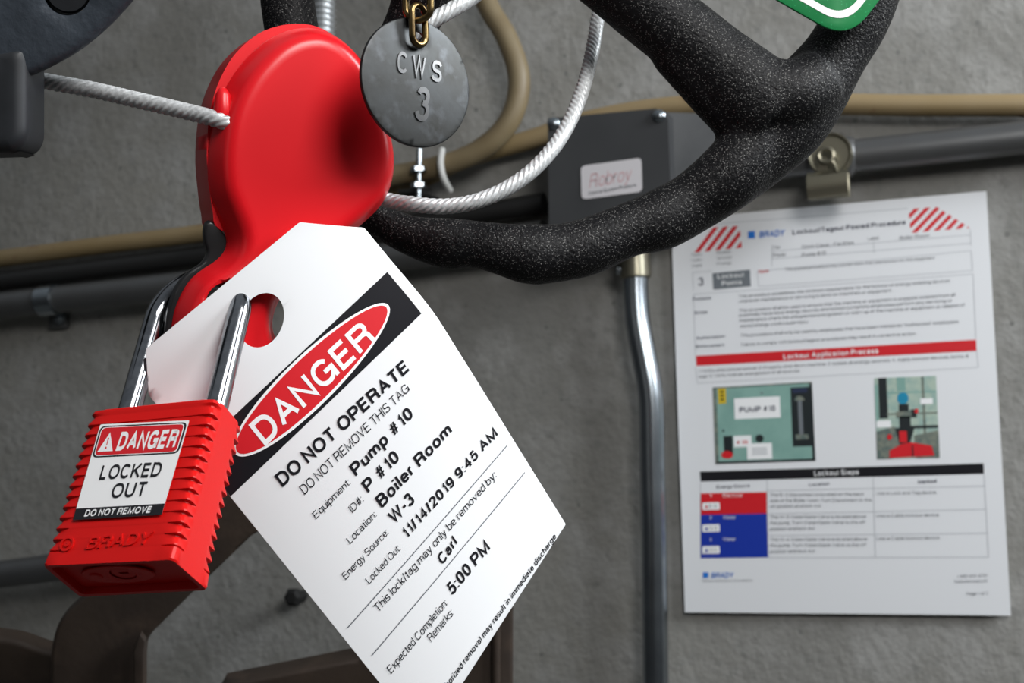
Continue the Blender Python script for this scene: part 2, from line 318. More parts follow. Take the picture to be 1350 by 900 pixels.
# ---- flat shapes and lettering
# ---- lettering: a grotesque alphabet drawn as even strokes (cap height 1, x-height .73)
def _arc(cx, cy, rx, ry, a0, a1, n=None):
    n = n or max(3, int(abs(a1 - a0) / 15)); p = 2.3              # slightly squared curves
    out = []
    for i in range(n + 1):
        a = math.radians(a0 + (a1 - a0) * i / n); c, s = math.cos(a), math.sin(a)
        out.append((cx + rx * math.copysign(abs(c) ** (2 / p), c), cy + ry * math.copysign(abs(s) ** (2 / p), s)))
    return out
_A = _arc
_bowl = _A(.5, .5, .5, .5, 0, 360, 28)
_GL = {
 'A': (.94, [[(0, 0), (.5, 1), (1, 0)], [(.2, .33), (.8, .33)]]),
 'B': (.86, [[(0, 0), (0, 1), (.55, 1)] + _A(.55, .765, .38, .235, 90, -90) + [(0, .53)], [(.55, .53)] + _A(.57, .265, .43, .265, 90, -90) + [(0, 0)]]),
 'C': (.94, [_A(.5, .5, .5, .5, 40, 322)]), 'D': (.91, [[(0, 0), (0, 1), (.42, 1)] + _A(.42, .5, .58, .5, 90, -90) + [(0, 0)]]),
 'E': (.80, [[(1, 1), (0, 1), (0, 0), (1, 0)], [(0, .52), (.92, .52)]]), 'F': (.75, [[(1, 1), (0, 1), (0, -.07)], [(0, .50), (.88, .50)]]),
 'G': (1.0, [_A(.48, .5, .48, .5, 38, 330) + [(1, .22), (1, .47), (.54, .47)], [(1, .3), (1, -.06)]]),
 'H': (.88, [[(0, -.07), (0, 1.07)], [(1, -.07), (1, 1.07)], [(0, .53), (1, .53)]]), 'I': (.0, [[(.5, -.07), (.5, 1.07)]]),
 'J': (.62, [[(1, 1.07), (1, .3)] + _A(.5, .3, .5, .3, 0, -170)]), 'K': (.90, [[(0, -.07), (0, 1.07)], [(.98, 1.05), (0, .34)], [(.32, .56), (1, -.05)]]),
 'L': (.70, [[(0, 1.07), (0, 0), (1, 0)]]), 'M': (1.06, [[(0, -.07), (0, 1), (.5, 0), (1, 1), (1, -.07)]]), 'N': (.88, [[(0, -.07), (0, 1), (1, 0), (1, 1.07)]]),
 'O': (1.02, [_bowl]), 'P': (.82, [[(0, -.07), (0, 1), (.6, 1)] + _A(.6, .72, .4, .28, 90, -90) + [(0, .44)]]), 'Q': (1.02, [_bowl, [(.62, .26), (1.0, -.05)]]),
 'R': (.88, [[(0, -.07), (0, 1), (.6, 1)] + _A(.58, .75, .4, .25, 90, -90) + [(0, .50)], [(.58, .50)] + _A(.62, .28, .33, .22, 90, 0) + [(.96, .1), (1.0, -.06)]]),
 'S': (.84, [_A(.5, .755, .47, .245, 18, 262) + _A(.5, .255, .5, .255, 82, -165)]), 'T': (.82, [[(-.03, 1), (1.03, 1)], [(.5, 1), (.5, -.07)]]),
 'U': (.87, [[(0, 1.07), (0, .38)] + _A(.5, .38, .5, .38, 180, 360) + [(1, 1.07)]]), 'V': (.90, [[(0, 1.05), (.5, 0), (1, 1.05)]]), 'W': (1.32, [[(0, 1.05), (.25, 0), (.5, 1), (.75, 0), (1, 1.05)]]),
 'X': (.90, [[(0, 1.05), (1, -.05)], [(1, 1.05), (0, -.05)]]), 'Y': (.90, [[(0, 1.05), (.5, .42), (1, 1.05)], [(.5, .45), (.5, -.07)]]), 'Z': (.82, [[(.03, 1), (1, 1), (0, 0), (1, 0)]]),
 '0': (.70, [_bowl]), '1': (.36, [[(0, .76), (.55, .80), (1, 1.0), (1, -.07)]]), '2': (.70, [_A(.5, .70, .5, .30, 170, -25) + [(.0, 0), (1, 0)]]),
 '3': (.70, [_A(.48, .76, .44, .24, 165, -88), _A(.48, .27, .52, .27, 90, -165)]), '4': (.74, [[(.72, -.07), (.72, 1), (0, .28), (1.05, .28)]]),
 '5': (.70, [[(.92, 1), (.2, 1), (.06, .48)] + _A(.48, .32, .52, .32, 140, -162)]), '6': (.70, [_A(.5, .31, .5, .31, 0, 360, 24), _A(.5, .5, .5, .5, 38, 200)]),
 '7': (.70, [[(0, 1), (1, 1), (.55, .5), (.34, -.07)]]), '8': (.70, [_A(.5, .765, .44, .235, 0, 360, 22), _A(.5, .265, .5, .265, 0, 360, 22)]), '9': (.70, [_A(.5, .69, .5, .31, 0, 360, 24), _A(.5, .5, .5, .5, 20, -142)]),
 '#': (.76, [[(.18, -.05), (.45, 1.05)], [(.58, -.05), (.85, 1.05)], [(0, .33), (1, .33)], [(0, .68), (1, .68)]]),
 '/': (.36, [[(0, -.07), (1, 1.07)]]), '-': (.42, [[(-.1, .38), (1.1, .38)]]), '"': (.3, [[(0, 1.07), (0, .72)], [(1, 1.07), (1, .72)]]), '&': (.86, [[(1, -.04), (.22, .68)] + _A(.45, .8, .25, .2, 200, -20) + [(.1, .4)] + _A(.4, .2, .38, .2, 170, 350) + [(1, .42)]]),
 # lower case: y 0..1 is the x-height, up to 2 the ascender, down to -1 the descender
 'a': (.68, [_A(.47, .68, .43, .32, 165, 15) + [(.90, .1), (1.02, -.02)], [(.90, .58)] + _A(.42, .29, .42, .29, 85, 330) + [(.9, .3)]]),
 'b': (.70, [[(0, 2.2), (0, -.08)], _bowl]), 'c': (.66, [_A(.5, .5, .5, .5, 42, 320)]), 'd': (.70, [[(1, 2.2), (1, -.08)], _bowl]), 'e': (.70, [[(.03, .5), (1, .5)] + _A(.5, .5, .5, .5, 0, 325)]),
 'f': (.36, [[(.35, -.08), (.35, 1.55)] + _A(.85, 1.5, .5, .5, 175, 95) + [(1.05, 2)], [(-.15, 1), (1, 1)]]), 'g': (.70, [_bowl, [(1, 1.08), (1, -.35)] + _A(.5, -.4, .5, .6, 0, -165)]),
 'h': (.66, [[(0, 2.2), (0, -.08)], [(0, .6)] + _A(.5, .62, .5, .38, 160, 0) + [(1, -.08)]]), 'i': (.0, [[(.5, -.08), (.5, 1.08)], [(.5, 1.75), (.5, 2.25)]]), 'j': (.12, [[(1, 1.08), (1, -.6), (.2, -1)], [(1, 1.75), (1, 2.25)]]),
 'k': (.64, [[(0, 2.2), (0, -.08)], [(.95, 1.05), (0, .3)], [(.35, .55), (1, -.06)]]), 'l': (.0, [[(.5, -.08), (.5, 2.25)]]),
 'm': (1.04, [[(0, 1.08), (0, -.08)], [(0, .6)] + _A(.25, .62, .25, .38, 160, 0) + [(.5, -.08)], [(.5, .6)] + _A(.75, .62, .25, .38, 160, 0) + [(1, -.08)]]),
 'n': (.66, [[(0, 1.08), (0, -.08)], [(0, .6)] + _A(.5, .62, .5, .38, 160, 0) + [(1, -.08)]]), 'o': (.72, [_bowl]), 'p': (.70, [[(0, 1.08), (0, -1.25)], _bowl]), 'q': (.70, [[(1, 1.08), (1, -1.25)], _bowl]),
 'r': (.40, [[(0, 1.08), (0, -.08)], [(0, .5)] + _A(.7, .55, .7, .45, 165, 95) + [(1.05, 1)]]), 's': (.62, [_A(.5, .75, .46, .25, 15, 262) + _A(.5, .25, .5, .25, 82, -165)]),
 't': (.36, [[(.4, 1.75), (.4, .25)] + _A(.8, .22, .4, .22, 190, 265) + [(1.05, .0)], [(-.1, 1), (1, 1)]]), 'u': (.66, [[(0, 1.08), (0, .38)] + _A(.5, .38, .5, .38, 180, 340) + [(1, .4)], [(1, 1.08), (1, -.08)]]),
 'v': (.68, [[(0, 1.06), (.5, 0), (1, 1.06)]]), 'w': (.98, [[(0, 1.06), (.25, 0), (.5, 1), (.75, 0), (1, 1.06)]]), 'x': (.66, [[(0, 1.06), (1, -.06)], [(1, 1.06), (0, -.06)]]), 'y': (.68, [[(0, 1.06), (.5, 0)], [(1, 1.06), (.42, -.5), (.2, -1), (.0, -1)]]), 'z': (.62, [[(.03, 1), (1, 1), (0, 0), (1, 0)]]),
 ':': (.0, [[(.5, -.12), (.5, .14)], [(.5, .86), (.5, 1.12)]]), '.': (.0, [[(.5, -.12), (.5, .14)]]), ',': (.05, [[(.6, .14), (.3, -.45)]]),
}
_tc = {}
def text_tris(body, bold=0., shear=0.):
    k = (body, bold, shear)
    if k in _tc: return _tc[k]
    w = .112 + bold * 3.0; vs = []; fs = []; pen = 0.
    for ch in body:
        if ch == ' ': pen += .36; continue
        if ch == '1': pen += .10
        W_, strokes = _GL[ch]; low = ch.islower() or ch in ':.,'
        wid = max(W_ - w * .0, w) if W_ > 0 else w; xh = .735
        def mpy(y):
            if not low: return w / 2 + y * (1 - w)
            if y > 1: return xh - w / 2 + (y - 1) * (1 - xh)
            if y < 0: return w / 2 + y * .27
            return w / 2 + y * (xh - w)
        if ch in 'il:.': wid = w * 1.0
        wt = w * (.94 if low and w > .15 else (.68 if ch == '#' and w > .15 else 1))
        for st in strokes:
            P = [V(pen + (w / 2 + x * (wid - w) if wid > w else w / 2), mpy(y)) for x, y in st]
            Q = [P[0]]
            for p in P[1:]:
                if np.linalg.norm(p - Q[-1]) > 1e-4: Q.append(p)
            closed = np.linalg.norm(Q[0] - Q[-1]) < 1e-3
            if closed: Q = Q[:-1]
            n = len(Q); base = len(vs)
            for i in range(n):
                a = Q[i] - Q[i - 1] if (i or closed) else Q[1] - Q[0]; b = Q[(i + 1) % n] - Q[i] if (i < n - 1 or closed) else Q[i] - Q[i - 1]
                a, b = unit(a), unit(b); na, nb = V(-a[1], a[0]), V(-b[1], b[0]); mm = na + nb; l = np.linalg.norm(mm)
                mm = na if l < 1e-3 else mm / l; s = min(1 / max(mm @ na, .2), 1.9) * wt / 2
                vs.append(Q[i] + mm * s); vs.append(Q[i] - mm * s)
            for i in range(n if closed else n - 1):
                j = (i + 1) % n; fs.append((base + 2 * i, base + 2 * i + 1, base + 2 * j + 1, base + 2 * j))
        pen += wid + ((.125 if low else .17) if not bold else .145)
    v = np.array(vs); v[:, 0] += v[:, 1] * shear
    _tc[k] = (v, fs); return v, fs
def cap_height(bold): return 0., 1.
def put_text(mb, body, a, b, cap, up, m, mp, bold=0., shear=0., lift=.1):
    """a, b: baseline ends; cap: capital height; up: unit up vector; all in the surface's 2-D coordinates; mp(x, y, h) -> world"""
    v, f = text_tris(body, bold, shear); a = V(*a); b = V(*b); up = V(*up)
    x0, x1 = v[:, 0].min(), v[:, 0].max(); y0, y1 = cap_height(bold)
    vs = [mp(*(a + (b - a) * ((x - x0) / (x1 - x0)) + up * cap * ((y - y0) / (y1 - y0))), lift) for x, y in v]
    mb.add(vs, f, m)
def put_poly(mb, pts, m, mp, lift=.05, sub=None):
    if sub:
        pts = resample(pts, sub); A = np.asarray(pts); ex = []
        for x in np.arange(A[:, 0].min(), A[:, 0].max(), sub):
            for y in np.arange(A[:, 1].min(), A[:, 1].max(), sub):
                if inpoly((x, y), pts) and dist_poly((x, y), pts) > sub * .4: ex.append((x, y))
        vs, fs = cdt(pts, [], ex)
    else: vs, fs = pts, [tuple(range(len(pts)))]
    mb.add([mp(p[0], p[1], lift) for p in vs], fs, m)
def clip_convex(sub, clip):
    out = [V(*p) for p in sub]; C = [V(*p) for p in clip]
    s = sum(C[i][0] * C[(i + 1) % len(C)][1] - C[(i + 1) % len(C)][0] * C[i][1] for i in range(len(C)))
    if s < 0: C = C[::-1]
    for i in range(len(C)):
        a, b = C[i], C[(i + 1) % len(C)]; inp = out; out = []
        side = lambda p: (b[0] - a[0]) * (p[1] - a[1]) - (b[1] - a[1]) * (p[0] - a[0])
        for j in range(len(inp)):
            p, q = inp[j], inp[(j + 1) % len(inp)]; sp, sq = side(p), side(q)
            if sp >= 0: out.append(p)
            if sp * sq < 0: out.append(p + (q - p) * (sp / (sp - sq)))
        if not out: break
    return out
def ring_pts(cx, cy, rx, ry, n=48, rot=0.): 
    return [(cx + rx * math.cos(t) * math.cos(rot) - ry * math.sin(t) * math.sin(rot), cy + rx * math.cos(t) * math.sin(rot) + ry * math.sin(t) * math.cos(rot)) for t in (2 * math.pi * i / n for i in range(n))]
def round_poly(pts, r, seg=6):
    out = []; n = len(pts)
    for i in range(n):
        p = V(*pts[i]); a = unit(V(*pts[i - 1]) - p); b = unit(V(*pts[(i + 1) % n]) - p)
        rr = r[i] if hasattr(r, '__len__') else r
        if rr <= 0: out.append(tuple(p)); continue
        for k in range(seg + 1):
            t = k / seg; q = (p + a * rr) * (1 - t) ** 2 + p * 2 * t * (1 - t) + (p + b * rr) * t * t; out.append(tuple(q))
    return out
class Plane:
    """plane through a viewed point, with camera-space axes; 2-D coordinates in mm"""
    def __init__(s, px, py, D, n, up=(0, -1, 0)):
        s.n = unit(n); s.o = ray(px, py) * D
        s.ey = -unit(V(*up) - s.n * (V(*up) @ s.n)); s.ex = np.cross(s.ey, -s.n)
        s.ex = unit(s.ex) * (1 if s.ex[0] > 0 else -1)
    def uv(s, px, py):
        d = ray(px, py); t = (s.o @ s.n) / (d @ s.n); q = d * t - s.o; return (q @ s.ex, q @ s.ey)
    def mp(s, x, y, h=0.): return cam2world(s.o + s.ex * x + s.ey * y + s.n * h)
    def poly(s, pts): return [s.uv(*p) for p in pts]
DN = V(0, 0, -1)

# ================================================================== SETTING
mb = MB(); c = V(-.2, .06, 1.5); rbox(mb, V(-.25, .06, 1.5), (1, 0, 0), (0, 1, 0), (0, 0, 1), 4.2, .12, 3.0, M_WALL, 0)
tag(mb.build('wall_back', smooth=0), 'grey pitted concrete wall behind the pipes and posted sheet', 'wall', kind='structure')
mb = MB(); rbox(mb, V(-.25, -1.5, -.05), (1, 0, 0), (0, 1, 0), (0, 0, 1), 4.2, 3.24, .1, M_FLOOR, 0)
tag(mb.build('floor', smooth=0), 'grey concrete floor below the frame', 'floor', kind='structure')

def wallpath(pts, off, n=8): return catmull([onwall(x, y, off) for x, y in pts], n)

# ---- tan hose along the wall
mb = MB()
tube(mb, wallpath([(-1100, 470), (-420, 392), (-200, 366), (0, 341), (130, 324), (270, 307), (400, 284), (530, 245), (620, 207), (700, 184), (760, 163), (850, 145), (950, 137), (1080, 137), (1200, 139), (1350, 139), (1600, 141)], 13, 10), .0075, M_HOSE, 20)
tag(mb.build('wall_hose'), 'tan rubber hose running level across the whole wall', 'hose')
# ---- brown hose coming down from the top
mb = MB()
tube(mb, wallpath([(560, -220), (612, -90), (640, 0), (668, 50), (684, 100), (678, 145), (655, 180), (615, 207), (560, 224), (500, 236), (420, 262), (300, 298)], 32, 10), .0082, M_HOSEB, 20)
tag(mb.build('drop_hose'), 'brown hose curving down from the top behind the round metal disc', 'hose')
# ---- dark pipe under the hoses
mb = MB()
tube(mb, [onwall(-1050, 484, 11), onwall(-350, 410, 11), onwall(0, 371, 11), onwall(270, 337, 11), onwall(718, 268, 11)], .0082, M_DARKPIPE, 20)
tag(mb.build('black_pipe'), 'black pipe running just below the tan hose to the grey box', 'pipe')
# ---- grey conduit on the left with strap
t = thing('horizontal_conduit', onwall(70, 395, 0), 'dull grey conduit strapped low on the wall left of the red lockout', 'conduit')
mb = MB(); tube(mb, [onwall(-1050, 529, 22), onwall(-350, 445, 22), onwall(0, 403, 22), onwall(270, 373, 22), onwall(500, 341, 22), onwall(718, 310, 22)], .0115, M_PIPE, 24); mb.build('tube', t)
mb = MB(); d = unit(onwall(140, 387.5, 22) - onwall(0, 403, 22)); cc = onwall(66, 395.7, 22)
lathe(mb, cc - d * .008, d, [(.0117, 0), (.0132, 0), (.0132, .016), (.0117, .016)], M_ZINC, 28)
rbox(mb, onwall(78, 418, 3), (1, 0, 0), (0, 1, 0), (0, 0, 1), .018, .006, .020, M_PIPE, .001)
st = mb.build('pipe_strap', t)
mb = MB(); lathe(mb, onwall(80, 420, 6), (0, -1, 0), [(.0055, 0), (.0055, .003), (.003, .0045)], M_ZINC, 6); mb.build('strap_bolt', st)
# ---- lower grey pipe at the left edge
mb = MB(); tube(mb, [onwall(-1000, 887, 25), onwall(-300, 796, 25), onwall(0, 757, 25), onwall(170, 735, 25)], .0115, M_PIPE, 24)
lathe(mb, onwall(150, 738, 25), unit(onwall(170, 735, 25) - onwall(0, 757, 25)), [(.0115, 0), (.0155, 0), (.0155, .016), (.010, .018)], M_PIPE, 24)
tag(mb.build('low_pipe'), 'grey pipe low at the left edge behind the red padlock', 'pipe')
# ---- conduit on the right
t = thing('conduit_run', onwall(1235, 190, 0), 'dark grey conduit running to the right edge above the posted sheet', 'conduit')
mb = MB(); tube(mb, [onwall(945, 222, 19), onwall(1120, 206, 19), onwall(1235, 194, 19), onwall(1350, 181, 19), onwall(1700, 145, 19)], .0112, M_PIPE, 24); mb.build('tube', t)
mb = MB(); d = unit(onwall(1350, 181, 19) - onwall(1120, 206, 19)); lathe(mb, onwall(1106, 207.5, 19), d, [(.0113, 0), (.0138, 0), (.0138, .008), (.0125, .010), (.0113, .012)], M_PIPE, 28); mb.build('coupling', t)
# ---- electrical box
t = thing('junction_box', onwall(800, 300, 0), 'grey metal junction box with a white sticker behind the black handwheel', 'box')
BOFF = 62
def bx(px, py): return onwall(px, py, BOFF)
tl, tr, br, bl = bx(722, 156), bx(880, 141), bx(886, 296), bx(724, 328)
def prism(mb, P, dy, m):
    n = len(P); Q = [p + V(0, dy, 0) for p in P]
    mb.add(P + Q, [tuple(range(n)), tuple(range(n, 2 * n))[::-1]] + [(i, (i + 1) % n, n + (i + 1) % n, n + i) for i in range(n)], m)
mb = MB(); q = [tl + V(.002, 0, -.002), tr + V(-.002, 0, -.002), br + V(-.002, 0, .002), bl + V(.002, 0, .002)]; prism(mb, [p + V(0, .002, 0) for p in q], .0595, M_BOX); mb.build('housing', t, smooth=0)
mb = MB(); ins = [tl, tr + V(-.008, 0, 0), tr + V(0, 0, -.008), br, bl]; prism(mb, ins, .0022, M_BOX); mb.build('cover', t, smooth=0)
# side extension with worn paint, to the right of the cover
mb = MB(); E0, E1, E2, E3 = onwall(878, 148, 40), onwall(947, 150, 40), onwall(950, 258, 40), onwall(886, 288, 40)
prism(mb, [E0, E1, E2, E3], .0395, M_BOXSIDE); mb.build('side_trough', t, smooth=0)
for (px, py, off) in ((869, 153, BOFF), (730, 163, BOFF), (880, 200, 41)):
    mb = MB(); lathe(mb, onwall(px, py, off), (0, -1, 0), [(.0045, 0), (.0045, .0015), (.003, .003), (.001, .0036)] if off == BOFF else [(.002, 0), (.002, .001), (.001, .0013)], M_ZINC if off == BOFF else M_RUBBERDK, 16); mb.build('cover_screw', t)
mb = MB(); S = [bx(766, 219), bx(846, 208), bx(847, 252), bx(767, 263)]
ex = unit(S[1] - S[0]); wd = np.linalg.norm(S[1] - S[0]); hv = S[3] - S[0]; hh = np.linalg.norm(hv); ey = unit(hv)
smp = lambda x, y, h=0: S[0] + ex * x + ey * y + V(0, -h / 1000, 0)
put_poly(mb, round_poly([(0, 0), (wd, 0), (wd, hh), (0, hh)], .0035), M_STICKER, smp, .5)
n0 = len(mb.v)
put_text(mb, 'Robroy', (wd * .13, hh * .70), (wd * .84, hh * .62), hh * .42, (0, -1), M_PINKINK, smp, 0., .3, .62)
put_text(mb, 'Control System Products', (wd * .12, hh * .90), (wd * .90, hh * .82), hh * .10, (0, -1), M_GREYINK, smp, .02, 0, .62)
sk = mb.build('sticker', t, smooth=0, fix=False)
# ---- hanger hardware left of the box
t = thing('threaded_hanger', onwall(555, 262, 0), 'small threaded hanger rod with two bright nuts beside the round metal disc', 'hanger')
mb = MB(); tube(mb, [onwall(553, 196, 42), onwall(552, 262, 42)], .0022, M_ZINC, 12); mb.build('rod', t)
for y in (226, 247):
    mb = MB(); lathe(mb, onwall(552, y + 2, 42), (0, 0, 1), [(.0052, 0), (.0060, .001), (.0060, .004), (.0052, .005)], M_ZINC, 6); mb.build('nut', t, smooth=20)
mb = MB(); rbox(mb, onwall(552, 258, 21), (1, 0, 0), (0, 1, 0), (0, 0, 1), .016, .042, .003, M_DARKPIPE, .0006); mb.build('bracket', t)
mb = MB(); tube(mb, catmull([onwall(583, 196, 40), onwall(581, 215, 43), onwall(585, 235, 42), onwall(594, 252, 34)], 6), .0024, M_WHITEPL, 10)
tag(mb.build('cable_tie'), 'pale plastic tie hooked round the hoses right of the threaded hanger', 'tie')
# ---- flexible threaded stud at top
mb = MB(); P = [onwall(427 + (i * -.02), -60 + i * .5, 60) for i in range(0, 260)]
pts = [onwall(428 - 2 * i / 60, -90 + 150 * i / 60, 60) for i in range(61)]
pts = [pts[0] + (pts[-1] - pts[0]) * i / 420 for i in range(421)]
tube(mb, pts, .0082, M_STUD, 24, prof=lambda th, s, r: r + .0008 * math.cos(2 * math.pi * s / .0046 + th))
tag(mb.build('threaded_pipe'), 'bright ridged metal pipe standing behind the top of the red lockout', 'pipe')
# ---- vertical conduit
t = thing('vertical_conduit', onwall(863, 900, 0), 'shiny zinc conduit with an offset bend dropping down left of the posted sheet', 'conduit')
mb = MB(); tube(mb, wallpath([(838, 352), (838, 385), (841, 425), (849, 470), (856, 508), (859, 545), (860, 620), (862, 700), (863, 780), (864, 860), (865, 940), (868, 1100), (871, 1300)], 17, 8), .0090, M_ZINC, 28); mb.build('tube', t)
a, b = onwall(835, 300, 17), onwall(838, 367, 17)
mb = MB(); lathe(mb, a, unit(b - a), [(.0100, 0), (.0100, .012), (.0112, .012), (.0112, np.linalg.norm(b - a) - .001), (.0102, np.linalg.norm(b - a))], M_CLIP, 28); cn = mb.build('connector', t)
mb = MB(); p = onwall(829, 357, 20); q = onwall(812, 355, 22); tube(mb, [p, p + (q - p) * .55], .0022, M_ZINC, 10); lathe(mb, p + (q - p) * .5, unit(q - p), [(.0036, 0), (.0036, .0035), (.0025, .0045)], M_ZINC, 12); mb.build('set_screw', cn)
# ---- dark anchor
mb = MB(); lathe(mb, onwall(399, 785, 0), (0, -1, 0), [(.005, 0), (.005, .012), (.0075, .012), (.0075, .016), (.0045, .018)], M_RUBBERDK, 6)
tag(mb.build('wall_anchor', smooth=20), 'small black anchor bolt in the wall at the left edge of the danger tag', 'bolt')

# ---- posted procedure sheet
POFF = 5.0
def pw(px, py):
    w = world2wall(onwall(px, py, POFF)); return (w[0], w[1])
pmp = lambda x, y, h=0.: wall2world((x, y, -(POFF + h)))
t = thing('posted_procedure', wall2world((0, 139.5, 0)), 'white laminated procedure sheet with red stripes and two photos posted on the wall', 'poster')
mb = MB(); corners = [(-108, -139.5), (108, -139.5), (108, 139.5), (-108, 139.5)]
def warp(x, y): return .9 * math.sin(x / 70 + 1) * math.sin(y / 90) + 1.2 * ((x / 108) ** 2)
A = [[pmp(-108 + 216 * i / 24, -139.5 + 279 * j / 30, 0) for i in range(25)] for j in range(31)]
vs = [p for r in A for p in r]; n = len(vs); back = [p + V(0, .0006, 0) for p in vs]
fs = [(j * 25 + i, j * 25 + i + 1, (j + 1) * 25 + i + 1, (j + 1) * 25 + i) for j in range(30) for i in range(24)]
rim = [i for i in range(25)] + [j * 25 + 24 for j in range(1, 31)] + [30 * 25 + i for i in range(23, -1, -1)] + [j * 25 for j in range(29, 0, -1)]
fs2 = fs + [tuple(i + n for i in f[::-1]) for f in fs] + [(rim[k], rim[k - 1], rim[k - 1] + n, rim[k] + n) for k in range(len(rim))]
mb.add(vs + back, fs2, M_PAPER); mb.build('sheet', t, smooth=20)
for sx in (-1, 1):
    for sy in (-1, 1):
        m2 = MB(); rbox(m2, wall2world((sx * 95, sy * 126, -2.2)), (1, 0, 0), (0, 1, 0), (0, 0, 1), .018, .0044, .018, M_WHITEPL, .0006); m2.build('mounting_pad', t)
pr = MB()
def Ptext(body, a, b, cap, m, bold=0., shear=0., lift=.25):
    a2, b2 = V(*pw(*a)), V(*pw(*b)); u = unit(b2 - a2); put_text(pr, body, a2, b2, cap / 1.93, (u[1], -u[0]), m, pmp, bold, shear, lift)
def Ppoly(pts, m, lift=.12): put_poly(pr, [pw(*p) for p in pts], m, pmp, lift)
def Pline(a, b, w=.35, m=None):
    a2, b2 = V(*pw(*a)), V(*pw(*b)); u = unit(b2 - a2); n_ = V(-u[1], u[0]) * w / 2
    put_poly(pr, [a2 + n_, b2 + n_, b2 - n_, a2 - n_], m or M_LINE, pmp, .1)
def z4(x, y): return (880 + x * .3481, 240 + y * .3481)
def z5(x, y): return (900 + x * .3259, 460 + y * .3259)
def z6(x, y): return (900 + x / 3, 600 + y / 3)
def stripes(block, n, x0, x1, lean, yb, yt):
    for i in range(n):
        xa = x0 + (x1 - x0) * i / n; w_ = (x1 - x0) / n * .5
        s = clip_convex([(xa, yb), (xa + w_, yb), (xa + w_ + lean, yt), (xa + lean, yt)], block)
        if len(s) > 2: Ppoly(s, M_REDINK)
stripes([z4(88, 268), z4(165, 172), z4(272, 166), z4(282, 248)], 8, 885, 985, 38, 340, 290)
stripes([z4(912, 103), z4(1020, 94), z4(1145, 173), z4(922, 192)], 9, 1170, 1290, 42, 312, 268)
Ppoly([z4(305, 187), z4(331, 185), z4(332, 212), z4(306, 214)], M_LOGOBLUE)
Ptext('BRADY', z4(347, 211), z4(446, 203), 8.5, M_LOGOBLUE, .025, .25)
Ptext('Lockout/Tagout Posted Procedure', z4(475, 199), z4(903, 160), 6.5, M_NAVY, .02)
for a, b in (((100, 165), (910, 100)), ((395, 262), (1146, 200)), ((395, 290), (1148, 232)), ((395, 240), (395, 320)), ((1146, 178), (1150, 240)), ((340, 337), (1150, 260)), ((1150, 260), (1155, 335)), ((340, 337), (345, 395)), ((345, 395), (1155, 335)),
             ((95, 342), (168, 337)), ((95, 342), (98, 410)), ((98, 425), (1158, 348)), ((98, 425), (106, 655)), ((1158, 348), (1168, 594)), ((780, 225), (782, 270))):
    Pline(z4(*a), z4(*b))
for i, (y, s) in enumerate(((280, 'Facility:'), (300, 'Location:'), (322, 'Created:'))):
    Ptext(s, z4(92, y), z4(132, y - 3), 3.4, M_GREYINK); Ptext(('Boiler', 'Ground', 'Pump')[i], z4(188, y - 8), z4(242, y - 12), 3.4, M_GREYINK)
Ptext('Title:', z4(398, 253), z4(428, 251), 4, M_GREYINK); Ptext('Dock Claus - Facilities', z4(510, 250), z4(706, 234), 4.2, M_GREYINK)
Ptext('Label:', z4(760, 220), z4(802, 216), 4, M_GREYINK); Ptext('Boiler Room', z4(880, 218), z4(992, 208), 4.6, M_GREYINK)
Ptext('Equip:', z4(400, 281), z4(450, 277), 4, M_GREYINK); Ptext('Pump #10', z4(510, 282), z4(600, 273), 4.6, M_GREYINK)
Ptext('3', z4(117, 392), z4(137, 391), 11, M_NAVY, .01)
Ppoly([z4(170, 345), z4(313, 331), z4(316, 394), z4(174, 407)], M_GREYBOX)
Ptext('Lockout', z4(190, 366), z4(289, 358), 6.2, M_WHITEINK, .02); Ptext('Points', z4(206, 392), z4(282, 386), 6.2, M_WHITEINK, .02)
Ptext('Note:', z4(346, 345), z4(386, 341), 4.4, M_REDINK, .02)
Ptext('This posted procedure may contain more than one lockout for this equipment', z4(446, 336), z4(1012, 291), 4, M_GREYINK)
for (x0, y0, x1, y1, s) in ((97, 448, 168, 443, 'Purpose:'), (104, 500, 155, 496, 'Scope:'), (110, 596, 220, 588, 'Authorization:'), (110, 628, 218, 621, 'Enforcement:')):
    Ptext(s, z4(x0, y0), z4(x1, y1), 4.3, M_NAVY, .015)
for (x0, y0, x1, y1, s) in (
    (270, 438, 1070, 378, 'This procedure establishes the minimum requirements for the lockout of energy isolating devices'),
    (270, 457, 850, 415, 'whenever maintenance or servicing is done on machines or equipment.'),
    (272, 492, 1090, 432, 'This procedure shall be used to ensure that the machine or equipment is stopped, isolated from all'),
    (272, 510, 1078, 453, 'potentially hazardous energy sources and locked out before employees perform any servicing or'),
    (274, 530, 1126, 470, 'maintenance where the unexpected energization or start-up of the machine or equipment or release of'),
    (276, 551, 535, 533, 'stored energy could cause injury.'),
    (278, 586, 1105, 533, 'This procedure shall only be used by employees that have been trained as "Authorized" employees.'),
    (280, 621, 942, 578, 'Failure to comply with lockout/tagout procedures may result in corrective action.')):
    Ptext(s, z4(x0, y0), z4(x1, y1), 4.3, M_GREYINK)
Ppoly([(917.4, 469), (1286.8, 447.6), (1287.6, 462.3), (918.2, 482)], M_REDINK)
Ptext('Lockout Application Process', (1033, 473.5), (1158, 465.5), 7.2, M_WHITEINK, .03, 0, .3)
Ptext('1. Notify affected personnel. 2. Properly shut down machine. 3. Isolate all energy sources. 4. Apply lockout devices, locks, &', z5(66, 95), z5(1158, 33), 4.2, M_GREYINK)
Ptext('tags. 5. Verify total de-energization of all sources.', z5(66, 117), z5(475, 93), 4.2, M_GREYINK)
for a, b in (((52, 72), (60, 138)), ((60, 138), (1196, 74)), ((1196, 74), (1190, 6))): Pline(z5(*a), z5(*b))
Ppoly([z5(70, 495), z5(1217, 462), z5(1219, 504), z5(73, 535)], M_INK)
